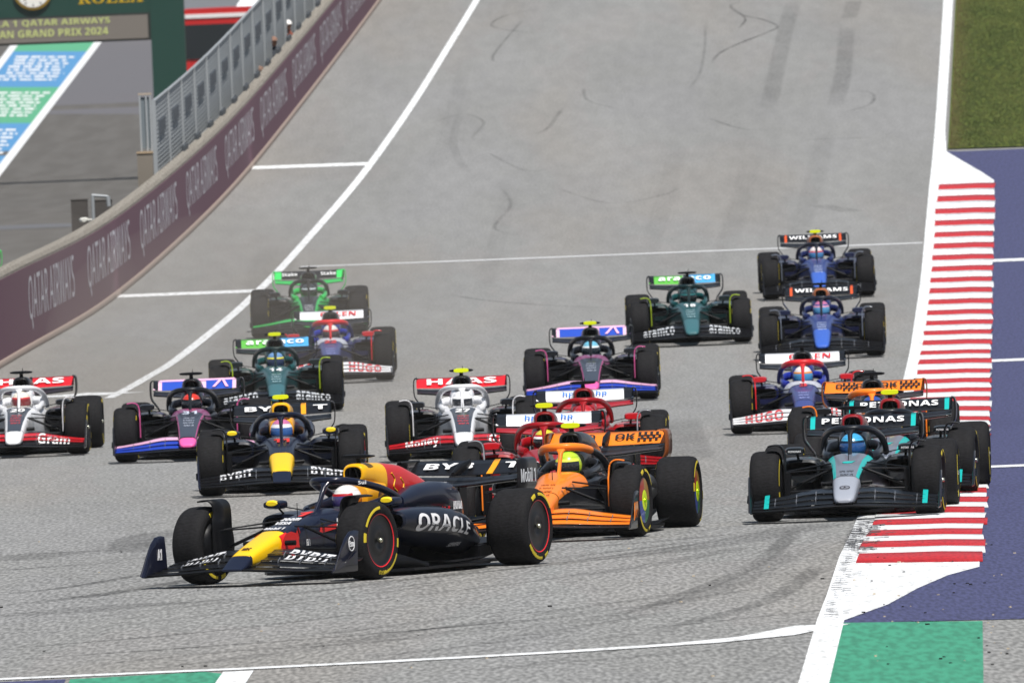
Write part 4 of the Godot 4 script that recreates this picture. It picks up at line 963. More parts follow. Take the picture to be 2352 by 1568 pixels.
	var rx := func(y: float) -> float: return 218.0 - (y - 100.0) * 0.757
	for i in range(1, 5):
		var y0: float = bx[i][0]; var y1: float = bx[i + 1][0]
		var s := structure("painted_panel", sheet(pxs([[lx.call(y0), y0], [rx.call(y0), y0], [rx.call(y1), y1], [lx.call(y1), y1]], true), 0.006, true), mat(cl[i], 0.8))
		var mk := SurfaceTool.new(); mk.begin(Mesh.PRIMITIVE_TRIANGLES)
		rng.seed = 300 + i
		for k in 8:
			var y := y0 + (y1 - y0) * (0.14 + 0.09 * k); var yb := y + (y1 - y0) * 0.045
			var l: float = lx.call(y) + 24.0 + rng.randf_range(-6, 8); var r: float = rx.call(y) - 24.0 + rng.randf_range(-10, 6)
			var e := l
			while e < r:
				var w2 := rng.randf_range(8, 30); var e2 := minf(e + w2, r)
				var q := pxs([[e, y], [e2, y + rng.randf_range(-1, 1)], [e2 - 2, yb], [e - 2, yb]], true)
				for t in [0, 1, 2, 0, 2, 3]: mk.add_vertex(v3(q[t], 0.014, true))
				e = e2 + rng.randf_range(3, 8)
		mk.generate_normals()
		part(s, "print", mk.commit(), mats.white)
	structure("road_patch", sheet(pxs(line(20, 364, 100, 262, 6) + line(105, 262, 480, 262, 3) + line(480, 250, 560, 60, 6) + line(560, 60, 268, 60, 3) + line(262, 60, 20, 364, 12), true), 0.005, true), mat("605f63", 0.9))
	gantry(); people(); truck()
func gantry() -> void:
	var gd := 560.0
	var g := thing("start_gantry", "dark green start gantry with gold lettering, clock and message board", "gantry", Vector3(seen(385, 400, gd).x, lh(gd), -gd))
	var o := g.position
	var gm := mat("123f35", 0.5, 0.0, 0.2)
	var p := func(x: float, y: float) -> Vector3: return seen(x, y, gd) - o
	var a: Vector3 = p.call(347, 100); var b: Vector3 = p.call(425, 100)
	part(g, "pillar", box(Vector3((a.x + b.x) / 2, 4.6, -0.4), Vector3(b.x - a.x, 9.2, 0.8)), gm)
	var bt: float = p.call(170, 98).y
	part(g, "beam", box(Vector3(a.x - 8.0 + 0.001, bt + 1.6, -0.42), Vector3(16.0, 3.2, 0.76)), gm)
	part(g, "far_pillar", box(Vector3(a.x - 16.5, 4.6, -0.4), Vector3(1.0, 9.2, 0.8)), gm)
	var s0: Vector3 = p.call(338, 33); var s1: Vector3 = p.call(338, 87)
	var board := part(g, "message_board", box(Vector3(s0.x - 5.0, (s0.y + s1.y) / 2, 0.0), Vector3(10.0, s0.y - s1.y, 0.1)), mat("7b756e", 0.6))
	part(board, "board_frame", box(Vector3(s0.x - 5.0, (s0.y + s1.y) / 2, -0.02), Vector3(10.16, s0.y - s1.y + 0.14, 0.08)), mat("2a2f2c", 0.5))
	var t0: Vector3 = p.call(252, 47); var t1: Vector3 = p.call(248, 70); var z := Vector3(0, 0, 0.06)
	letters(board, "FORMULA 1 QATAR AIRWAYS", 5.05, 0.24, t0 + z - Vector3(2.53, 0, 0), Vector3.RIGHT, Vector3.UP, mat("c6cf86", 0.6))
	letters(board, "AUSTRIAN GRAND PRIX 2024", 4.8, 0.24, t1 + z - Vector3(2.4, 0, 0), Vector3.RIGHT, Vector3.UP, mat("c6cf86", 0.6))
	var r0: Vector3 = p.call(178, -6); var r1: Vector3 = p.call(328, -6)
	letters(g, "ROLEX", r1.x - r0.x, 0.36, (r0 + r1) / 2 - Vector3(0, 0, 0.03), Vector3.RIGHT, Vector3.UP, mat("d9b420", 0.4, 0.3), true, true)
	var c: Vector3 = p.call(74, -22)
	var disc := func(r: float, d: float) -> ArrayMesh:
		var q := PackedVector2Array()
		for k in 40: q.append(Vector2(cos(TAU * k / 40), sin(TAU * k / 40)) * r)
		return plate(q, d)
	var clock := part(g, "clock", disc.call(0.64, 0.16), mat("c9a23a", 0.35, 0.6), Transform3D(Basis(), c))
	part(clock, "dial", disc.call(0.56, 0.04), mat("f2f0ea", 0.5), Transform3D(Basis(), Vector3(0, 0, 0.09)))
	for k in 12: part(clock, "hour_mark", box(Vector3(0, 0.49, 0.116), Vector3(0.03, 0.09, 0.008)), mat("2a2a2a", 0.5), Transform3D(Basis(Vector3.BACK, TAU * k / 12), Vector3.ZERO))
	for q in [[0.3, 1.1], [0.44, 2.4]]: part(clock, "clock_hand", box(Vector3(0, q[0] / 2, 0.12), Vector3(0.03, q[0], 0.01)), mat("1a1a1a", 0.5), Transform3D(Basis(Vector3.BACK, q[1]), Vector3.ZERO))
func people() -> void:
	for q in [[661, 58, "person in white cap standing behind the wire fence", "f4f2ee", "8a4a38"], [628, 96, "crouching person looking over the concrete wall in dark clothes", "8a6a5a", "3a4048"], [597, 164, "person leaning low behind the fence in grey clothes", "7a6254", "5a626a"]]:
		var d := wall_px(q[0] + 70.0)
		var h := seen(q[0], q[1], d + 0.5)
		var base := minf(lh(d), gh(d) - 0.1)
		var p := thing("person", q[2], "person", Vector3(h.x, h.y - 1.62, h.z), "people behind the fence")
		var bd := SurfaceTool.new(); bd.begin(Mesh.PRIMITIVE_TRIANGLES)
		var rows := []
		for s in [[0.8, 0.15, 0.1], [0.95, 0.16, 0.11], [1.1, 0.16, 0.1], [1.3, 0.19, 0.11], [1.4, 0.18, 0.1], [1.45, 0.08, 0.07], [1.52, 0.055, 0.06]]:
			var r := PackedVector3Array()
			for j in 14: r.append(Vector3(s[1] * cos(TAU * j / 14), s[0], s[2] * sin(TAU * j / 14)))
			rows.append(r)
		surf_into(bd, rows)
		for s in [1, -1]:
			surf_into(bd, tube_rows([Vector3(s * 0.08, 0.85, 0), Vector3(s * 0.09, 0.45, 0.03), Vector3(s * 0.09, 0.05, 0)], [0.085, 0.06, 0.045], 10))
			surf_into(bd, tube_rows([Vector3(s * 0.09, 0.04, -0.05), Vector3(s * 0.09, 0.03, 0.17)], [0.045, 0.03], 8))
			surf_into(bd, tube_rows([Vector3(s * 0.18, 1.38, 0), Vector3(s * 0.25, 1.12, 0.05), Vector3(s * 0.15, 1.1, 0.28)], [0.055, 0.045, 0.035], 10))
		bd.generate_normals()
		part(p, "body", bd.commit(), mat(q[4], 0.85))
		var head := []
		for k in 9:
			var a := lerpf(-PI / 2, PI / 2, k / 8.0); var r := PackedVector3Array()
			for j in 14: r.append(Vector3(0.075 * cos(a) * cos(TAU * j / 14), 1.61 + 0.115 * sin(a), 0.095 * cos(a) * sin(TAU * j / 14)))
			head.append(r)
		var hd := part(p, "head", surf(head), mat("c08a6c", 0.7))
		part(hd, "nose", box(Vector3(0, 1.6, 0.095), Vector3(0.025, 0.04, 0.03)), mat("c08a6c", 0.7))
		for s in [1, -1]:
			part(hd, "eye", box(Vector3(s * 0.03, 1.635, 0.085), Vector3(0.02, 0.01, 0.01)), mat("201814", 0.5))
			part(hd, "hand", surf([se_ring(0.26, s * 0.15, 1.1, 0.02, 0.025), se_ring(0.31, s * 0.15, 1.1, 0.035, 0.03), se_ring(0.37, s * 0.14, 1.09, 0.02, 0.02)]), mat("c08a6c", 0.7))
		var cap := []
		for k in 6:
			var a := lerpf(0.15, PI / 2, k / 5.0); var r := PackedVector3Array()
			for j in 16: r.append(Vector3(0.1 * cos(a) * cos(TAU * j / 16), 1.63 + 0.12 * sin(a), 0.115 * cos(a) * sin(TAU * j / 16)))
			cap.append(r)
		var cp := part(p, "cap", surf(cap), mat(q[3], 0.8))
		part(cp, "peak", box(Vector3(0, 1.65, 0.14), Vector3(0.14, 0.015, 0.1)), mat(q[3], 0.8))
func truck() -> void:
	var d := 680.0; var a := seen(395, 22, d); var b := seen(640, 22, d); var y0 := lh(d)
	var t := thing("truck", "red truck with a white roof stripe and dark windscreen behind the gantry", "truck", Vector3((a.x + b.x) / 2, y0, -d))
	var w := b.x - a.x; var h := a.y - y0; var redm := mat("c01a18", 0.4, 0, 0.4)
	part(t, "cab", surf([se_ring(0.0, 0, h / 2 + 0.2, w / 2, h / 2 - 0.2, 8), se_ring(-0.25, 0, h / 2 + 0.2, w / 2 + 0.03, h / 2 - 0.17, 8), se_ring(-4.0, 0, h / 2 + 0.2, w / 2 + 0.03, h / 2 - 0.17, 8)]), redm)
	part(t, "windscreen", box(Vector3(-0.35, h - 0.4 - h * 0.27, 0.02), Vector3(w * 0.62, h * 0.4, 0.06)), mat("20262a", 0.15))
	part(t, "roof_stripe", box(Vector3(0, h - 0.3, 0.02), Vector3(w * 0.9, 0.16, 0.05)), mat("e9e6e6", 0.5))
	part(t, "bumper", box(Vector3(0, 0.5, 0.05), Vector3(w, 0.35, 0.25)), mat("2a2a2c", 0.6))
	for s in [-1, 1]:
		part(t, "wheel", lathe([Vector2(-0.14, 0.0), Vector2(-0.14, 0.42), Vector2(-0.1, 0.48), Vector2(0.1, 0.48), Vector2(0.14, 0.42), Vector2(0.14, 0.0)], 24, false), mats.rubber, Transform3D(Basis(), Vector3(s * (w / 2 - 0.25), 0.48, -1.0)))
		part(t, "headlight", box(Vector3(s * (w / 2 - 0.4), 0.85, 0.03), Vector3(0.35, 0.2, 0.06)), mat("d8dadc", 0.2))
	var d2 := 720.0; var e := seen(582, 12, d2)
	var tent := thing("tent", "white peaked tent canopy standing behind the fence", "tent", Vector3(e.x, lh(d2), -d2))
	var th := e.y - lh(d2)
	part(tent, "canopy", surf([PackedVector3Array([Vector3(-0.9, th - 0.6, 1), Vector3(0.9, th - 0.6, 1), Vector3(0.9, th - 0.6, -1), Vector3(-0.9, th - 0.6, -1)]), PackedVector3Array([Vector3(-0.85, th - 0.2, 0.95), Vector3(0.85, th - 0.2, 0.95), Vector3(0.85, th - 0.2, -0.95), Vector3(-0.85, th - 0.2, -0.95)]), PackedVector3Array([Vector3(-0.1, th + 0.9, 0.1), Vector3(0.1, th + 0.9, 0.1), Vector3(0.1, th + 0.9, -0.1), Vector3(-0.1, th + 0.9, -0.1)])], true, true, true), mat("e8eaec", 0.7))
	for s in [-1, 1]:
		for k in [-0.85, 0.85]: part(tent, "pole", tube([Vector3(s * 0.8, 0, k), Vector3(s * 0.8, th - 0.5, k)], [0.03], 6), mat("c8cacc", 0.5, 0.4))
	var d3 := 760.0; var c0 := seen(480, 0, d3)
	var garage := thing("building", "grey flat building standing behind the red truck", "building", Vector3(c0.x - 1.0, lh(d3), -d3))
	part(garage, "wall", box(Vector3(0, 3.4, -3), Vector3(12, 6.8, 6)), mat("8c9096", 0.8))
	part(garage, "roof", box(Vector3(0, 6.9, -3), Vector3(12.4, 0.25, 6.4)), mat("70747a", 0.7))

# ---------------------------------------------------------------- the cars
func liveries() -> Dictionary:
	var k := "17181c"
	return {
		"navy": {"body": "141a2e", "tip": "f7c60f", "tipz": 0.28, "halo": "11162a", "air": "f5b414", "ecover": "c8201e", "rest": "f0a81a", "pod": "121828", "rw": k, "rwe": k, "rwm": k, "fw": [k, k, k], "fwe": "14182a", "ring": "e0222c", "mirmark": "f0cf10", "mir": "141a2e", "cannon": true, "underchin": true, "numcol": "e0322c", "markcol": "c6c8cf",
			"rwtext": [["BYB", -0.2, 0.5, 0.052, "f4f4f4"], ["T", 0.45, 0.17, 0.052, "f4f4f4"]], "rwpanels": [[0.22, 0.28, "f3a11a"]], "fwtext": [["BYB!T", 0.38, "d4d5d8", 0.36]], "nut": "c9c9b0"},
		"papaya": {"body": "26272b", "mono": "1f2026", "panel": "f58424", "panelz": [0.3, -0.93], "panelj": [1, 15], "tip": "f58424", "halo": "1c1d20", "pillar": "f58424", "air": "1b1c1f", "ecover": "2a2b2f", "pod": "222327", "rest": "26272b", "rw": "f58424", "rwe": "8a4a22", "rwm": "26272b", "rwtip": "f58424", "fw": ["f58424", "f58424", "f58424"], "fwe": "1e1f22", "fwmark": "f58424", "wl": "f58424", "mir": "1b1c1f", "nut": "c8ff20", "sectors": ["a8341e", "3a4f9a", "2c7040", "a87a28"],
			"rwtext": [["O", -0.42, 0.08, 0.05, k], ["O", 0.12, 0.1, 0.05, k], ["K", 0.23, 0.09, 0.05, k], ["O", -0.18, 0.09, 0.05, k]], "checks": true, "marks": 4, "markcol": "a85a1c"},
		"silver": {"body": "1b2127", "mono": "1b2127", "tip": "9ba0ab", "tipz": 0.4, "panel": "747a86", "panelz": [0.45, -0.8], "stripe": "19b5b1", "halo": "161a22", "air": "8c1a22", "ecover": "23272c", "pod": "23282d", "rim": "20262e", "rw": k, "rwe": k, "rwm": k, "fw": ["1c2128", "1c2128", "1c2128"], "fwe": "1b1f25", "mir": "1a2026", "rwpanels": [[-0.55, -0.5, "19b5b1"], [0.5, 0.55, "19b5b1"]], "rwtext": [["PETRONAS", 0.0, 0.86, 0.055, "f6f6f6"]], "markcol": "2a2e36", "marks": 2},
		"pink": {"body": "1a1c22", "mono": "1a1c22", "tip": "ee5fa6", "tipz": 0.92, "panel": "3c424e", "panelz": [0.9, -0.62], "stripe": "b04a80", "stripez": 0.91, "stripej": [[3, 4], [12, 13]], "panelj": [4, 12], "band": "8a4a72", "halo": "14161c", "air": "15161a", "ecover": "15161a", "pod": "17181d", "rim": "1d2028", "rw": "e6bfd6", "rwe": k, "rwm": k, "rwpanels": [[-0.585, -0.52, k], [-0.47, -0.1, "2c50b8"], [0.12, 0.47, "2c50b8"], [0.52, 0.585, k]], "fw": ["2747b8", "2747b8", "e7b3d2"], "fwe": k, "wl": "c85a90", "mir": "1a1c22", "marks": 4, "markcol": "aeb4c2", "numcol": "c9d2e2"},
		"white": {"body": "e8e9ec", "mono": "e8e9ec", "tip": "eceef0", "tipz": 0.7, "panel": "3a3f48", "panelz": [0.78, -0.75], "halo": "e6e7ea", "air": "17181b", "ecover": "1a1b1f", "pod": "1a1b1f", "rw": "d61f2a", "rwe": k, "rwm": k, "fw": [k, "b01c26", "c8202a"], "fwe": k, "wl": "d9dadd", "mir": "1b1c20", "rwtext": [["HAAS", 0.0, 0.9, 0.07, "f6f6f6"]], "numcol": "ffffff", "marks": 4, "markcol": "d83a40", "fwtext": [["Gram", 0.42, "f2f2f2", 0.1, "Money"]]},
		"red": {"body": "9e121b", "tip": "a8151d", "halo": "98121b", "air": "7c0e15", "ecover": "98121b", "pod": "9e121b", "rw": "eef0f4", "rwe": k, "rwm": "a81420", "fw": ["9e121b", "9e121b", "9e121b"], "fwe": "9e121b", "wl": "8f9298", "mir": "c41a22", "rwpanels": [[-0.585, -0.47, k], [0.47, 0.585, k]], "rwtext": [["hp", -0.2, 0.13, 0.058, "3f78cf"], ["hp", 0.2, 0.13, 0.058, "3f78cf"]], "marks": 3},
		"royal": {"body": "27307e", "mono": "454d80", "tip": "3c4784", "tipz": 0.5, "halo": "27307e", "halotop": "d8242c", "pillar": "c8242c", "air": "15161a", "ecover": "27307e", "pod": "1c2250", "band": "c9ccd6", "rim": "26349a", "rw": "f0f1f4", "rwe": k, "rwm": k, "rwpanels": [[-0.585, -0.5, k], [0.5, 0.585, k]], "rwtext": [["ORLEN", 0.1, 0.56, 0.054, "d4202c"]], "fw": ["eeeff2", "eeeff2", "eeeff2"], "fwtext": [["HUGO", 0.5, "cc1e2a", 0.08]], "fwe": k, "wl": "dc2830", "mir": "c8242c", "numcol": "d8404a", "marks": 3, "markcol": "99a3d6"},
		"blue": {"body": "1f2a66", "mono": "33447e", "tip": "3a62be", "tipz": 0.35, "halo": "191d2c", "air": "a0603c", "ecover": "1c2650", "pod": "1a2044", "rim": "222c5c", "rw": k, "rwe": k, "rwm": k, "rwtext": [["WILLIAMS", 0.0, 0.84, 0.052, "f0f0f0"]], "rwpanels": [[-0.5, -0.46, "d8582c"], [0.46, 0.5, "d8582c"]], "fw": [k, k, k], "fwe": k, "wl": "6f7684", "mir": "1a2040", "marks": 4, "markcol": "c4d2ee"},
		"emerald": {"body": "0c3a3c", "mono": "2a565a", "tip": "3a676d", "tipz": 0.5, "halo": "10292b", "air": "10181a", "ecover": "0c3a3c", "pod": "0c2c2e", "rim": "174c4e", "rw": "62b84a", "rwe": k, "rwm": k, "rwpanels": [[-0.585, -0.5, k], [0.05, 0.5, "4ea6dd"], [0.5, 0.585, k]], "rwtext": [["aramco", 0.0, 0.86, 0.056, "f4f6f6"]], "fw": [k, k, k], "fwe": k, "fwtext": [["aramco", 0.5, "c9cdd2", 0.2]], "wl": "9cb428", "mir": "1a2426", "marks": 4, "markcol": "a9c4ca", "numcol": "f2f4f4"},
		"lime": {"body": "1c1e22", "mono": "26c85a", "tip": "2fd060", "panel": "2a2d32", "panelz": [0.6, -0.8], "halo": "141518", "air": "101114", "ecover": "141518", "pod": "16171a", "rim": "2fc45c", "rw": k, "rwe": "2fd060", "rwm": "2fc45c", "rwtip": "36dc68", "fw": ["1a1b1e", "1a1b1e", "2fb858"], "fwe": "1a1b1e", "mir": "1a1b1e", "rwtext": [["Stake", -0.33, 0.26, 0.054, "eeeeee"], ["Stake", 0.33, 0.26, 0.054, "eeeeee"]], "marks": 3}}

func build_cars() -> void:
	var V := liveries()
	for k in V: V[k].kind = k
	var hero := car_at("navy racing car numbered 1 with yellow nose turning into the corner", V.navy.merged({"hero": true}), 658, 1337, 24.2, {"number": "1", "steer": 6.0, "look": -24, "driver": "driver in white, red and gold helmet in the navy car numbered 1", "helmet": {"base": "f0ede8", "crown": "e8e4de", "strip": "b8202a", "visor": "4a3f78", "flash": "e07a1c", "suit": "141a30"}})
	hero_marks(hero)
	car_at("orange and black racing car with yellow camera pod and rainbow wheel covers", V.papaya, 1264, 1240, 8.5, {"yellow_pod": true, "steer": 5.0, "look": -10, "driver": "driver in lime green helmet in the orange car with yellow pod", "helmet": {"base": "c4e032", "crown": "b9dc28", "strip": "e8f25a", "visor": "2a2c30", "flash": "d8ee40", "suit": "2a2c30"}})
	car_at("silver and teal racing car with black camera pod running over the kerb", V.silver, 1952, 1191, 2.4, {"steer": 3.0, "driver": "driver in light blue helmet in the silver car on the kerb", "helmet": {"base": "48b4e0", "crown": "3aa4da", "strip": "0f2a44", "visor": "2a5a9a", "flash": "2f80c8", "suit": "1a1e26"}})
	car_at("silver and teal racing car with yellow camera pod half hidden behind its twin", V.silver, 2040, 1141, 2.2, {"yellow_pod": true, "steer": 3.0, "driver": "driver in yellow helmet in the half hidden silver car", "helmet": {"base": "d8d040", "crown": "d8d040", "visor": "2a2c30", "suit": "1a1e26"}})
	car_at("orange racing car with black camera pod hidden behind the silver cars", V.papaya, 2008, 1080, 0.6, {"driver": "driver in the orange car hidden behind the silver cars", "helmet": {"base": "e8a030", "crown": "2a4a9a"}})
	car_at("navy racing car numbered 11 with yellow nose and yellow camera pod", V.navy, 650, 1133, 0.4, {"number": "11", "yellow_pod": true, "driver": "driver in white, pink and blue helmet in the navy car numbered 11", "helmet": {"base": "e4dde4", "crown": "c46a9a", "strip": "f2f0f2", "visor": "3c6ab0", "flash": "d23a4a", "suit": "141a30"}})
	car_at("black and pink racing car numbered 31 with black camera pod", V.pink, 437, 1056, 1.7, {"number": "31", "driver": "driver in orange red helmet in the pink car numbered 31", "helmet": {"base": "e23a20", "crown": "d8321c", "strip": "16181c", "visor": "20242c", "flash": "8aa4d8", "suit": "5a6a9a"}})
	car_at("white and red racing car numbered 20 kicking up dust by the track edge", V.white, 40, 1048, 3.0, {"number": "20", "driver": "driver in cream and red helmet in the white car numbered 20", "helmet": {"base": "efe6d4", "crown": "f0e8d8", "strip": "c4343a", "visor": "7a2a2c", "flash": "d8d0c0", "suit": "e0e0e2"}})
	car_at("white and red racing car numbered 27 with yellow camera pod", V.white, 1067, 1054, 0.0, {"number": "27", "yellow_pod": true, "driver": "driver in white helmet with dark visor in the white car numbered 27", "helmet": {"base": "eeeef0", "crown": "f2f2f4", "strip": "ffffff", "visor": "24262c", "flash": "c9ccd2", "suit": "dcdde0"}})
	car_at("black and pink racing car with yellow camera pod in mid pack", V.pink, 1361, 921, 0.3, {"yellow_pod": true, "driver": "driver in pale cyan helmet in the pink car with yellow pod", "helmet": {"base": "8cc8dc", "crown": "6ab8d4", "strip": "e8eef0", "visor": "1f2a34", "flash": "3f9ab8", "suit": "5a6a9a"}})
	car_at("red racing car with white wing and yellow camera pod behind the orange car", V.red, 1253, 1171, 1.0, {"yellow_pod": true, "driver": "driver in red and yellow helmet in the red car with yellow pod", "helmet": {"base": "c4202a", "crown": "d8c82a", "visor": "1c1d22", "flash": "e8d84a", "suit": "a81620"}})
	car_at("red racing car with white wing and black camera pod between pink and orange cars", V.red, 1345, 1098, 0.4, {"driver": "driver in red helmet in the red car with black pod", "helmet": {"base": "c8202a", "crown": "b81a24", "visor": "1c1d22", "flash": "e8b02a", "suit": "a81620"}})
	car_at("royal blue racing car with red halo and white wings near the kerb", V.royal, 1850, 991, 0.0, {"driver": "driver in white and light blue helmet in the blue car near the kerb", "number": "3", "helmet": {"base": "dcdce4", "crown": "e8e0dc", "strip": "e09038", "visor": "4a9ad0", "flash": "c83a40", "suit": "24307c"}})
	car_at("royal blue racing car numbered 22 with yellow camera pod beside the green car", V.royal, 762, 877, 0.5, {"yellow_pod": true, "number": "22", "driver": "driver in white and orange helmet in the blue car numbered 22", "helmet": {"base": "e2dcd6", "crown": "e8e4e0", "strip": "c8343a", "visor": "4a4040", "flash": "e8963a", "suit": "24307c"}})
	car_at("bright blue racing car with black camera pod behind the blue and red car", V.blue, 1891, 821, 0.2, {"driver": "driver in pink and navy helmet in the nearer bright blue car", "helmet": {"base": "3c4c94", "crown": "b86a94", "strip": "d89ab4", "visor": "5aa0d0", "flash": "c87aa0", "suit": "1f2a66"}})
	car_at("bright blue racing car with yellow camera pod, last along the kerb side", V.blue, 1882, 683, -0.9, {"yellow_pod": true, "driver": "driver in white and red helmet in the farther bright blue car", "helmet": {"base": "d8c8cc", "crown": "e4dcdc", "strip": "c03a4a", "visor": "4a8ac0", "flash": "d86a7a", "suit": "1f2a66"}})
	car_at("dark green racing car with black camera pod near the bright blue cars", V.emerald, 1589, 790, -1.0, {"number": "18", "driver": "driver in dark green helmet in the dark green car", "helmet": {"base": "17383a", "crown": "1a4446", "strip": "2a6a6c", "visor": "101618", "flash": "2a5a5c", "suit": "0e4f50"}})
	car_at("dark green racing car with yellow camera pod behind the navy car", V.emerald, 637, 946, 0.0, {"number": "14", "yellow_pod": true, "driver": "driver in yellow and blue helmet in the dark green car", "helmet": {"base": "5a8ac0", "crown": "6a94c4", "strip": "e2d83a", "visor": "2a3a5c", "flash": "e6da30", "suit": "0e4f50"}})
	car_at("bright green and black racing car with black camera pod on the track", V.lime, 712, 772, 0.3, {"driver": "driver in dark helmet in the bright green car on the track", "helmet": {"base": "3c444c", "crown": "2c3238", "strip": "c8d0d8", "visor": "181c20", "flash": "58606a", "suit": "1c1e22"}})
	var far := seen(-64, 640, 302.0)
	car_at("bright green racing car leaving the pits beyond the concrete wall", V.lime, -64, 700, 0.5, {"left": true, "ground": Vector2(far.x, 298.0), "driver": "driver in the green car beyond the concrete wall", "helmet": {"base": "3c444c"}})
	for c in get_children():
		if c.has_meta("category") and c.get_meta("category") == "racing car": extra_marks(c)

func extra_marks(car: Node3D) -> void:
	var kind: String = livery_of[car].kind
	if kind == "papaya":     # chequers on the wing and the orange top of the halo
		var fp := car.get_node("rear_wing/upper_flap")
		for h in [[-0.38, 3], [0.3, 4]]:
			for i in h[1] * 2:
				for j in 3:
					if (i + j) % 2 == 0:
						var t := 0.2 + j * 0.22; var x: float = h[0] + 0.02 + i * 0.03
						part(fp, "chequer", cached("cheq", func(): return box(Vector3.ZERO, Vector3(0.03, 0.05, 0.002))), mat("17181c", 0.5), Transform3D(Basis(Vector3.RIGHT, Vector3(0, 0.5, -0.86), Vector3(0, 0.86, 0.5)), Vector3(x, 0.83 + 0.125 * t, -4.185 - 0.215 * t) + Vector3(0, 0.014, 0.008)))
	if kind == "royal" or kind == "papaya":
		part(car.get_node("halo"), "halo_cap", cached("hcap", func(): return tube(smooth_path([HALO[3] * Vector3(-1, 1, 1), HALO[4] * Vector3(-1, 1, 1), HALO[5] * Vector3(-1, 1, 1), Vector3(0, 0.9, -0.968), HALO[5], HALO[4], HALO[3]]), [0.036, 0.041, 0.041, 0.041, 0.041, 0.041, 0.041, 0.041, 0.041, 0.041, 0.041, 0.041, 0.041, 0.041, 0.041, 0.041, 0.041, 0.041, 0.041, 0.041, 0.041, 0.041, 0.041, 0.041, 0.041, 0.041, 0.041, 0.041, 0.041, 0.041, 0.03], 12, 0.98)), paint("d8242c" if kind == "royal" else "f58424"))
	if kind == "silver":
		var nz := car.get_node("nose"); var zz := 0.86; var yy: float = nose_at(zz)[2] + 0.006
		var nb := Basis(Vector3(0, 0.95, 0.31), Vector3(0, 0.31, -0.95), Vector3(-1, 0, 0))
		part(nz, "star_ring", cached("sring", func(): return lathe([Vector2(0, 0.045), Vector2(0.003, 0.045), Vector2(0.003, 0.053), Vector2(0, 0.053)], 28, true)), mat("4a4348", 0.4, 0.3), Transform3D(nb, Vector3(0, yy, zz)))
		for k in 3: part(nz, "star_point", cached("spoint%d" % k, func():
			var a := PI / 2 + TAU * k / 3
			return plate(PackedVector2Array([Vector2(cos(a), sin(a)) * 0.046, Vector2(cos(a + 1.9), sin(a + 1.9)) * 0.008, Vector2(cos(a - 1.9), sin(a - 1.9)) * 0.008]), 0.003)), mat("4a4348", 0.4, 0.3), Transform3D(Basis(Vector3.RIGHT, Vector3(0, 0.31, -0.95), Vector3(0, 0.95, 0.31)), Vector3(0, yy + 0.002, zz)))
		var y3: float = nose_at(-0.15)[2] + 0.008
		part(car.get_node("monocoque"), "drop_mark", cached("dropm", func(): return plate(PackedVector2Array([Vector2(-0.06, 0), Vector2(-0.045, 0.04), Vector2(0, 0.055), Vector2(0.03, 0.045), Vector2(0.075, 0.075), Vector2(0.05, 0.02), Vector2(0.045, -0.03), Vector2(0, -0.05), Vector2(-0.045, -0.035)]), 0.004)), mat("19b5b1", 0.5), Transform3D(Basis(Vector3.RIGHT, Vector3(0, 0.155, -0.988), Vector3(0, 0.988, 0.155)), Vector3(0, y3, -0.15)))
		var fw := car.get_node("front_wing")
		for s in [-1, 1]:
			for k in 3: part(fw, "flap_mark", cached("fdot%d%d" % [s, k], func(): return foil([[s * 0.78, 0.86 - k * 0.135, 0.107 + k * 0.044, 0.72 - k * 0.135, 0.152 + k * 0.044, 0.016], [s * 0.83, 0.845 - k * 0.135, 0.104 + k * 0.04, 0.7 - k * 0.135, 0.147 + k * 0.04, 0.016]], 0.05, 2)), paint("19b5b1"))
			letters(car.get_node("mirror" if s == -1 else "mirror2") if car.has_node("mirror2") else car.get_node("mirror"), "PETRONAS", 0.13, 0.02, Vector3(0.58 * s if car.has_node("mirror2") else 0.58, 0.685, -1.012), Vector3.RIGHT, Vector3.UP, mat("e8eaec", 0.5))
	if kind == "pink":
		var fp := car.get_node("rear_wing/upper_flap")
		part(fp, "flap_edge", cached("pedge", func(): return foil([[-0.5, -4.37, 0.935, -4.402, 0.958, 0.012], [0.5, -4.37, 0.935, -4.402, 0.958, 0.012]], 0.0, 4)), paint("f2b8d8"))
		part(fp, "flap_letter", cached("aflag", func(): return plate(PackedVector2Array([Vector2(0.2, 0.02), Vector2(0.24, 0.02), Vector2(0.33, 0.2), Vector2(0.38, 0.02), Vector2(0.42, 0.02), Vector2(0.35, 0.24), Vector2(0.31, 0.24)]), 0.003, Vector3(0, 0.838, -4.17), Vector3.RIGHT, Vector3(0, 0.5, -0.86))), paint("f2b8d8"))

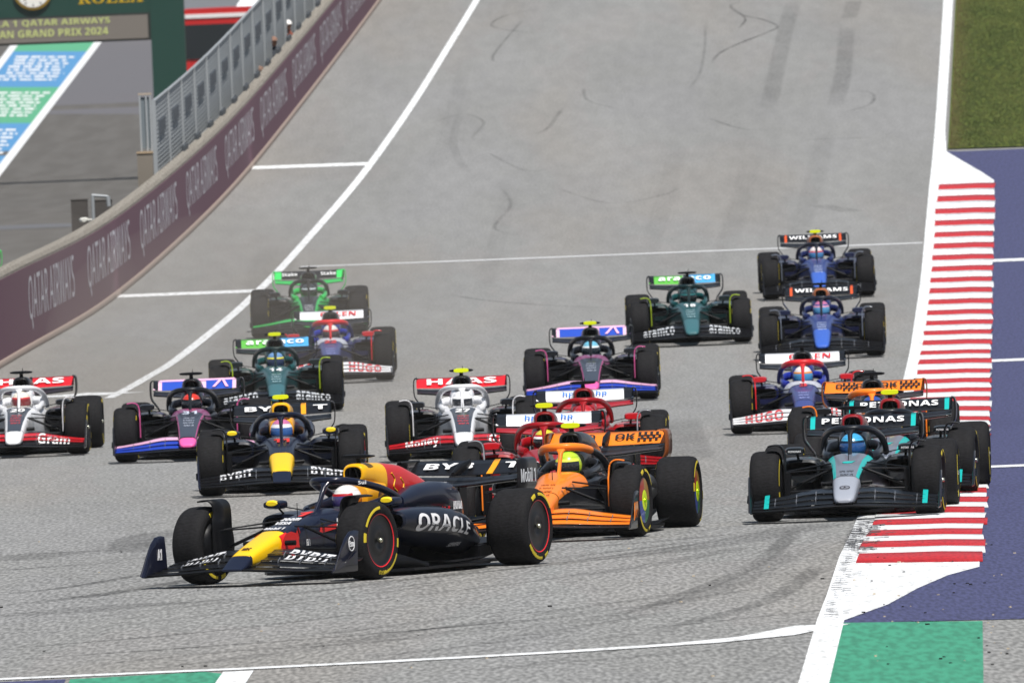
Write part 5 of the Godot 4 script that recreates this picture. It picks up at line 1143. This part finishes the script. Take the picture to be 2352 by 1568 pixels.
# what can be read on the leading car
func hero_marks(car: Node3D) -> void:
	var lm := mat("e6e6e8", 0.5)
	for c in car.get_children():
		if c.name.begins_with("sidepod") and (c as MeshInstance3D).mesh == meshes["pod1"]:
			bent_letters(c, "ORACLE", func(u, v):
				var z := lerpf(-1.3, -2.62, u); var y: float = lerpf(0.40, 0.565, v) - 0.13 * u * u * (0.6 + 0.4 * v)
				return Vector3(pod_x(z, y) + 0.007, y, z), lm, true, 0.12)
			bent_letters(c, "SIEMENS", func(u, v):
				var z := lerpf(-2.3, -2.6, u); var y := lerpf(0.225, 0.26, v)
				return Vector3(pod_x(z, y) + 0.007, y, z), lm, true, 0.3)
		if c.name.begins_with("engine_cover_shoulder") and (c as MeshInstance3D).mesh == meshes["cannon1"]:
			letters(c, "HONDA", 0.26, 0.075, Vector3(0.345, 0.59, -3.2), Vector3(-0.09, 0, -1), Vector3.UP, lm, true, true)
			letters(c, "Red Bull", 0.3, 0.07, Vector3(0.375, 0.555, -2.8), Vector3(-0.02, 0, -1), Vector3.UP, mat("d6262c", 0.5), true)
		if c.name == "front_wing":
			for e in c.get_children():
				if e.name.begins_with("endplate") and (e as MeshInstance3D).mesh == meshes["fwep1"]:
					var ring := PackedVector2Array()
					part(e, "badge_ring", lathe([Vector2(0, 0.06), Vector2(0.003, 0.06), Vector2(0.003, 0.07), Vector2(0, 0.07)], 32, true), lm, Transform3D(Basis(), Vector3(0.978, 0.31, 0.7)))
					letters(e, "Esso", 0.1, 0.055, Vector3(0.981, 0.31, 0.7), Vector3(0, 0, -1), Vector3.UP, lm)
				if e.name.begins_with("endplate") and (e as MeshInstance3D).mesh == meshes["fwep-1"]:
					letters(e, "A1", 0.09, 0.1, Vector3(-0.95, 0.26, 0.7), Vector3(0, 0, -1), Vector3.UP, lm)
	var mono := car.get_node("monocoque"); var nose := car.get_node("nose")
	for t in [["VISA", 0.02, 0.16, 0.1], ["zoom", -0.16, 0.18, 0.1], ["Mobil 1", 0.22, 0.19, 0.08]]:
		var y: float = nose_at(t[1])[2]
		letters(mono, t[0], t[2], t[3], Vector3(0, y + 0.007, t[1]), Vector3.RIGHT, Vector3(0, 0.2, -1), lm)
	letters(nose, "HRC", 0.08, 0.07, Vector3(0, nose_at(0.86)[2] + 0.007, 0.86), Vector3.RIGHT, Vector3(0, 0.28, -1), mat("4a2a10", 0.5))
	letters(mono, "FIA", 0.09, 0.06, Vector3(0.192, 0.36, -0.1), Vector3(-0.06, 0, -1), Vector3.UP, lm)
	letters(mono, "BYBIT", 0.4, 0.12, Vector3(0.262, 0.5, -0.85), Vector3(0.12, 0, -1), Vector3.UP, lm)
	# the red bull charging over the yellow of the nose and of the intake
	var bull := PackedVector2Array([Vector2(0, 0.02), Vector2(0.07, 0.0), Vector2(0.12, 0.05), Vector2(0.2, 0.03), Vector2(0.24, -0.05), Vector2(0.28, -0.02), Vector2(0.27, 0.06), Vector2(0.34, 0.04), Vector2(0.37, -0.02), Vector2(0.4, 0.02), Vector2(0.38, 0.12), Vector2(0.42, 0.2), Vector2(0.38, 0.26), Vector2(0.35, 0.19), Vector2(0.24, 0.21), Vector2(0.12, 0.19), Vector2(0.05, 0.13)])
	part(nose, "bull_mark", plate(bull, 0.004, Vector3(0.158, 0.26, 0.46), Vector3(0.05, 0, -1).normalized(), Vector3(-0.03, 1, 0).normalized()), mat("d42422", 0.45))
	part(nose, "bull_mark", nose_patch(0.4, 0.26, 1, 4, 0.005), mat("d42422", 0.45))
	part(nose, "bull_mark", nose_patch(0.4, 0.26, 12, 15, 0.005), mat("d42422", 0.45))
	part(mono, "red_flash", plate(PackedVector2Array([Vector2(0, 0), Vector2(0.42, 0.05), Vector2(0.42, 0.09), Vector2(0.02, 0.055)]), 0.004, Vector3(0.196, 0.43, -0.35), Vector3(0.13, 0, -1).normalized(), Vector3.UP), mat("d42422", 0.45))
	var ec := car.get_node("engine_cover")
	for q in [[-2.15, 0.02, 0.85], [-2.35, 0.0, 0.8], [-2.6, -0.03, 0.72]]:
		part(ec, "gold_flash", tube(smooth_path([Vector3(0.146, q[2] + 0.08, q[0]), Vector3(0.15, q[2] + 0.02, q[0] - 0.06), Vector3(0.15, q[2] - 0.05, q[0] - 0.03), Vector3(0.15, q[2] - 0.1, q[0] - 0.12)]), [0.007], 5, 1.0), mat("f0b41c", 0.4))
	letters(car.get_node("halo"), "Sui", 0.09, 0.035, Vector3(0.3, 0.872, -1.12), Vector3(0.5, 0, -0.85), Vector3.UP, lm)
	for e in car.get_node("rear_wing").get_children():
		if e.name.begins_with("endplate") and (e as MeshInstance3D).mesh == meshes["rwep1"]:
			letters(e, "Mobil 1", 0.34, 0.13, Vector3(0.634, 0.8, -4.22), Vector3(0, 0, -1), Vector3.UP, mat("cfd2d6", 0.5), false)

func rubber() -> StandardMaterial3D:
	var m := mat("272729", 0.75, 0, 0, 0.22)
	m.albedo_texture = ramp_tex(noise(0.04, 71, 4), 512, [col("b8b6b4"), col("ffffff")], [0.2, 0.75]); m.uv1_triplanar = true; m.uv1_scale = Vector3(0.8, 2.5, 2.5)
	return m
func dust() -> void:
	for q in [[230, 985, 3.5, 0.9, 14.0, 0.02], [600, 900, 6.5, 1.9, 26.0, 0.012], [60, 800, 4.0, 1.6, 16.0, 0.008]]:
		var f := FogVolume.new(); f.name = numbered("dust_haze"); f.shape = RenderingServer.FOG_VOLUME_SHAPE_ELLIPSOID; f.size = Vector3(q[2], q[3] * 2, q[4])
		f.position = v3(on(q[0], q[1]), q[3] * 0.5)
		var m := FogMaterial.new(); m.density = q[5]; m.albedo = col("cfc6ba"); f.material = m
		f.set_meta("kind", "stuff"); meta(f, "thin brown dust hanging over the track edge", "dust"); add_child(f)

func _ready() -> void:
	rng.seed = 3
	# camera, sky, sun, exposure
	var cam := Camera3D.new(); cam.name = "camera"; cam.fov = rad_to_deg(2 * atan(784.0 / FOCAL)); cam.position = EYE; cam.basis = eye_basis; cam.far = 3000; cam.near = 1.0
	var ca := CameraAttributesPhysical.new(); ca.frustum_focal_length = 600.0; ca.frustum_focus_distance = 165.0; ca.exposure_aperture = 14.0
	cam.attributes = ca
	add_child(cam); cam.current = true
	var env := Environment.new(); env.background_mode = Environment.BG_SKY; env.tonemap_mode = Environment.TONE_MAPPER_LINEAR; env.tonemap_exposure = 1.04
	var sky := Sky.new(); var sm := ProceduralSkyMaterial.new()
	sm.sky_top_color = col("9db4d2"); sm.sky_horizon_color = col("e2e4e6"); sm.sky_curve = 0.12; sm.ground_bottom_color = col("8a8a86"); sm.ground_horizon_color = col("b8bcbc"); sm.sky_energy_multiplier = 0.72
	sky.sky_material = sm; env.sky = sky
	env.fog_enabled = true; env.fog_density = 0.00005; env.fog_light_color = col("e6e6e4")
	env.volumetric_fog_enabled = true; env.volumetric_fog_density = 0.0
	env.sdfgi_enabled = true; env.ssao_enabled = true; env.ssil_enabled = true
	var we := WorldEnvironment.new(); we.name = "world"; we.environment = env; add_child(we)
	var sun := DirectionalLight3D.new(); sun.name = "sun"; sun.light_energy = 1.6; sun.light_angular_distance = 0.5; sun.light_color = col("fffaf4"); sun.shadow_enabled = true
	sun.basis = Basis.looking_at(Vector3(-0.17, -1.0, -0.5).normalized(), Vector3.UP); add_child(sun)
	mats.rubber = rubber(); mats.mark = mat("d2bc28", 0.6)
	make_heights()
	build_setting()
	build_barrier()
	build_cars()
	dust()
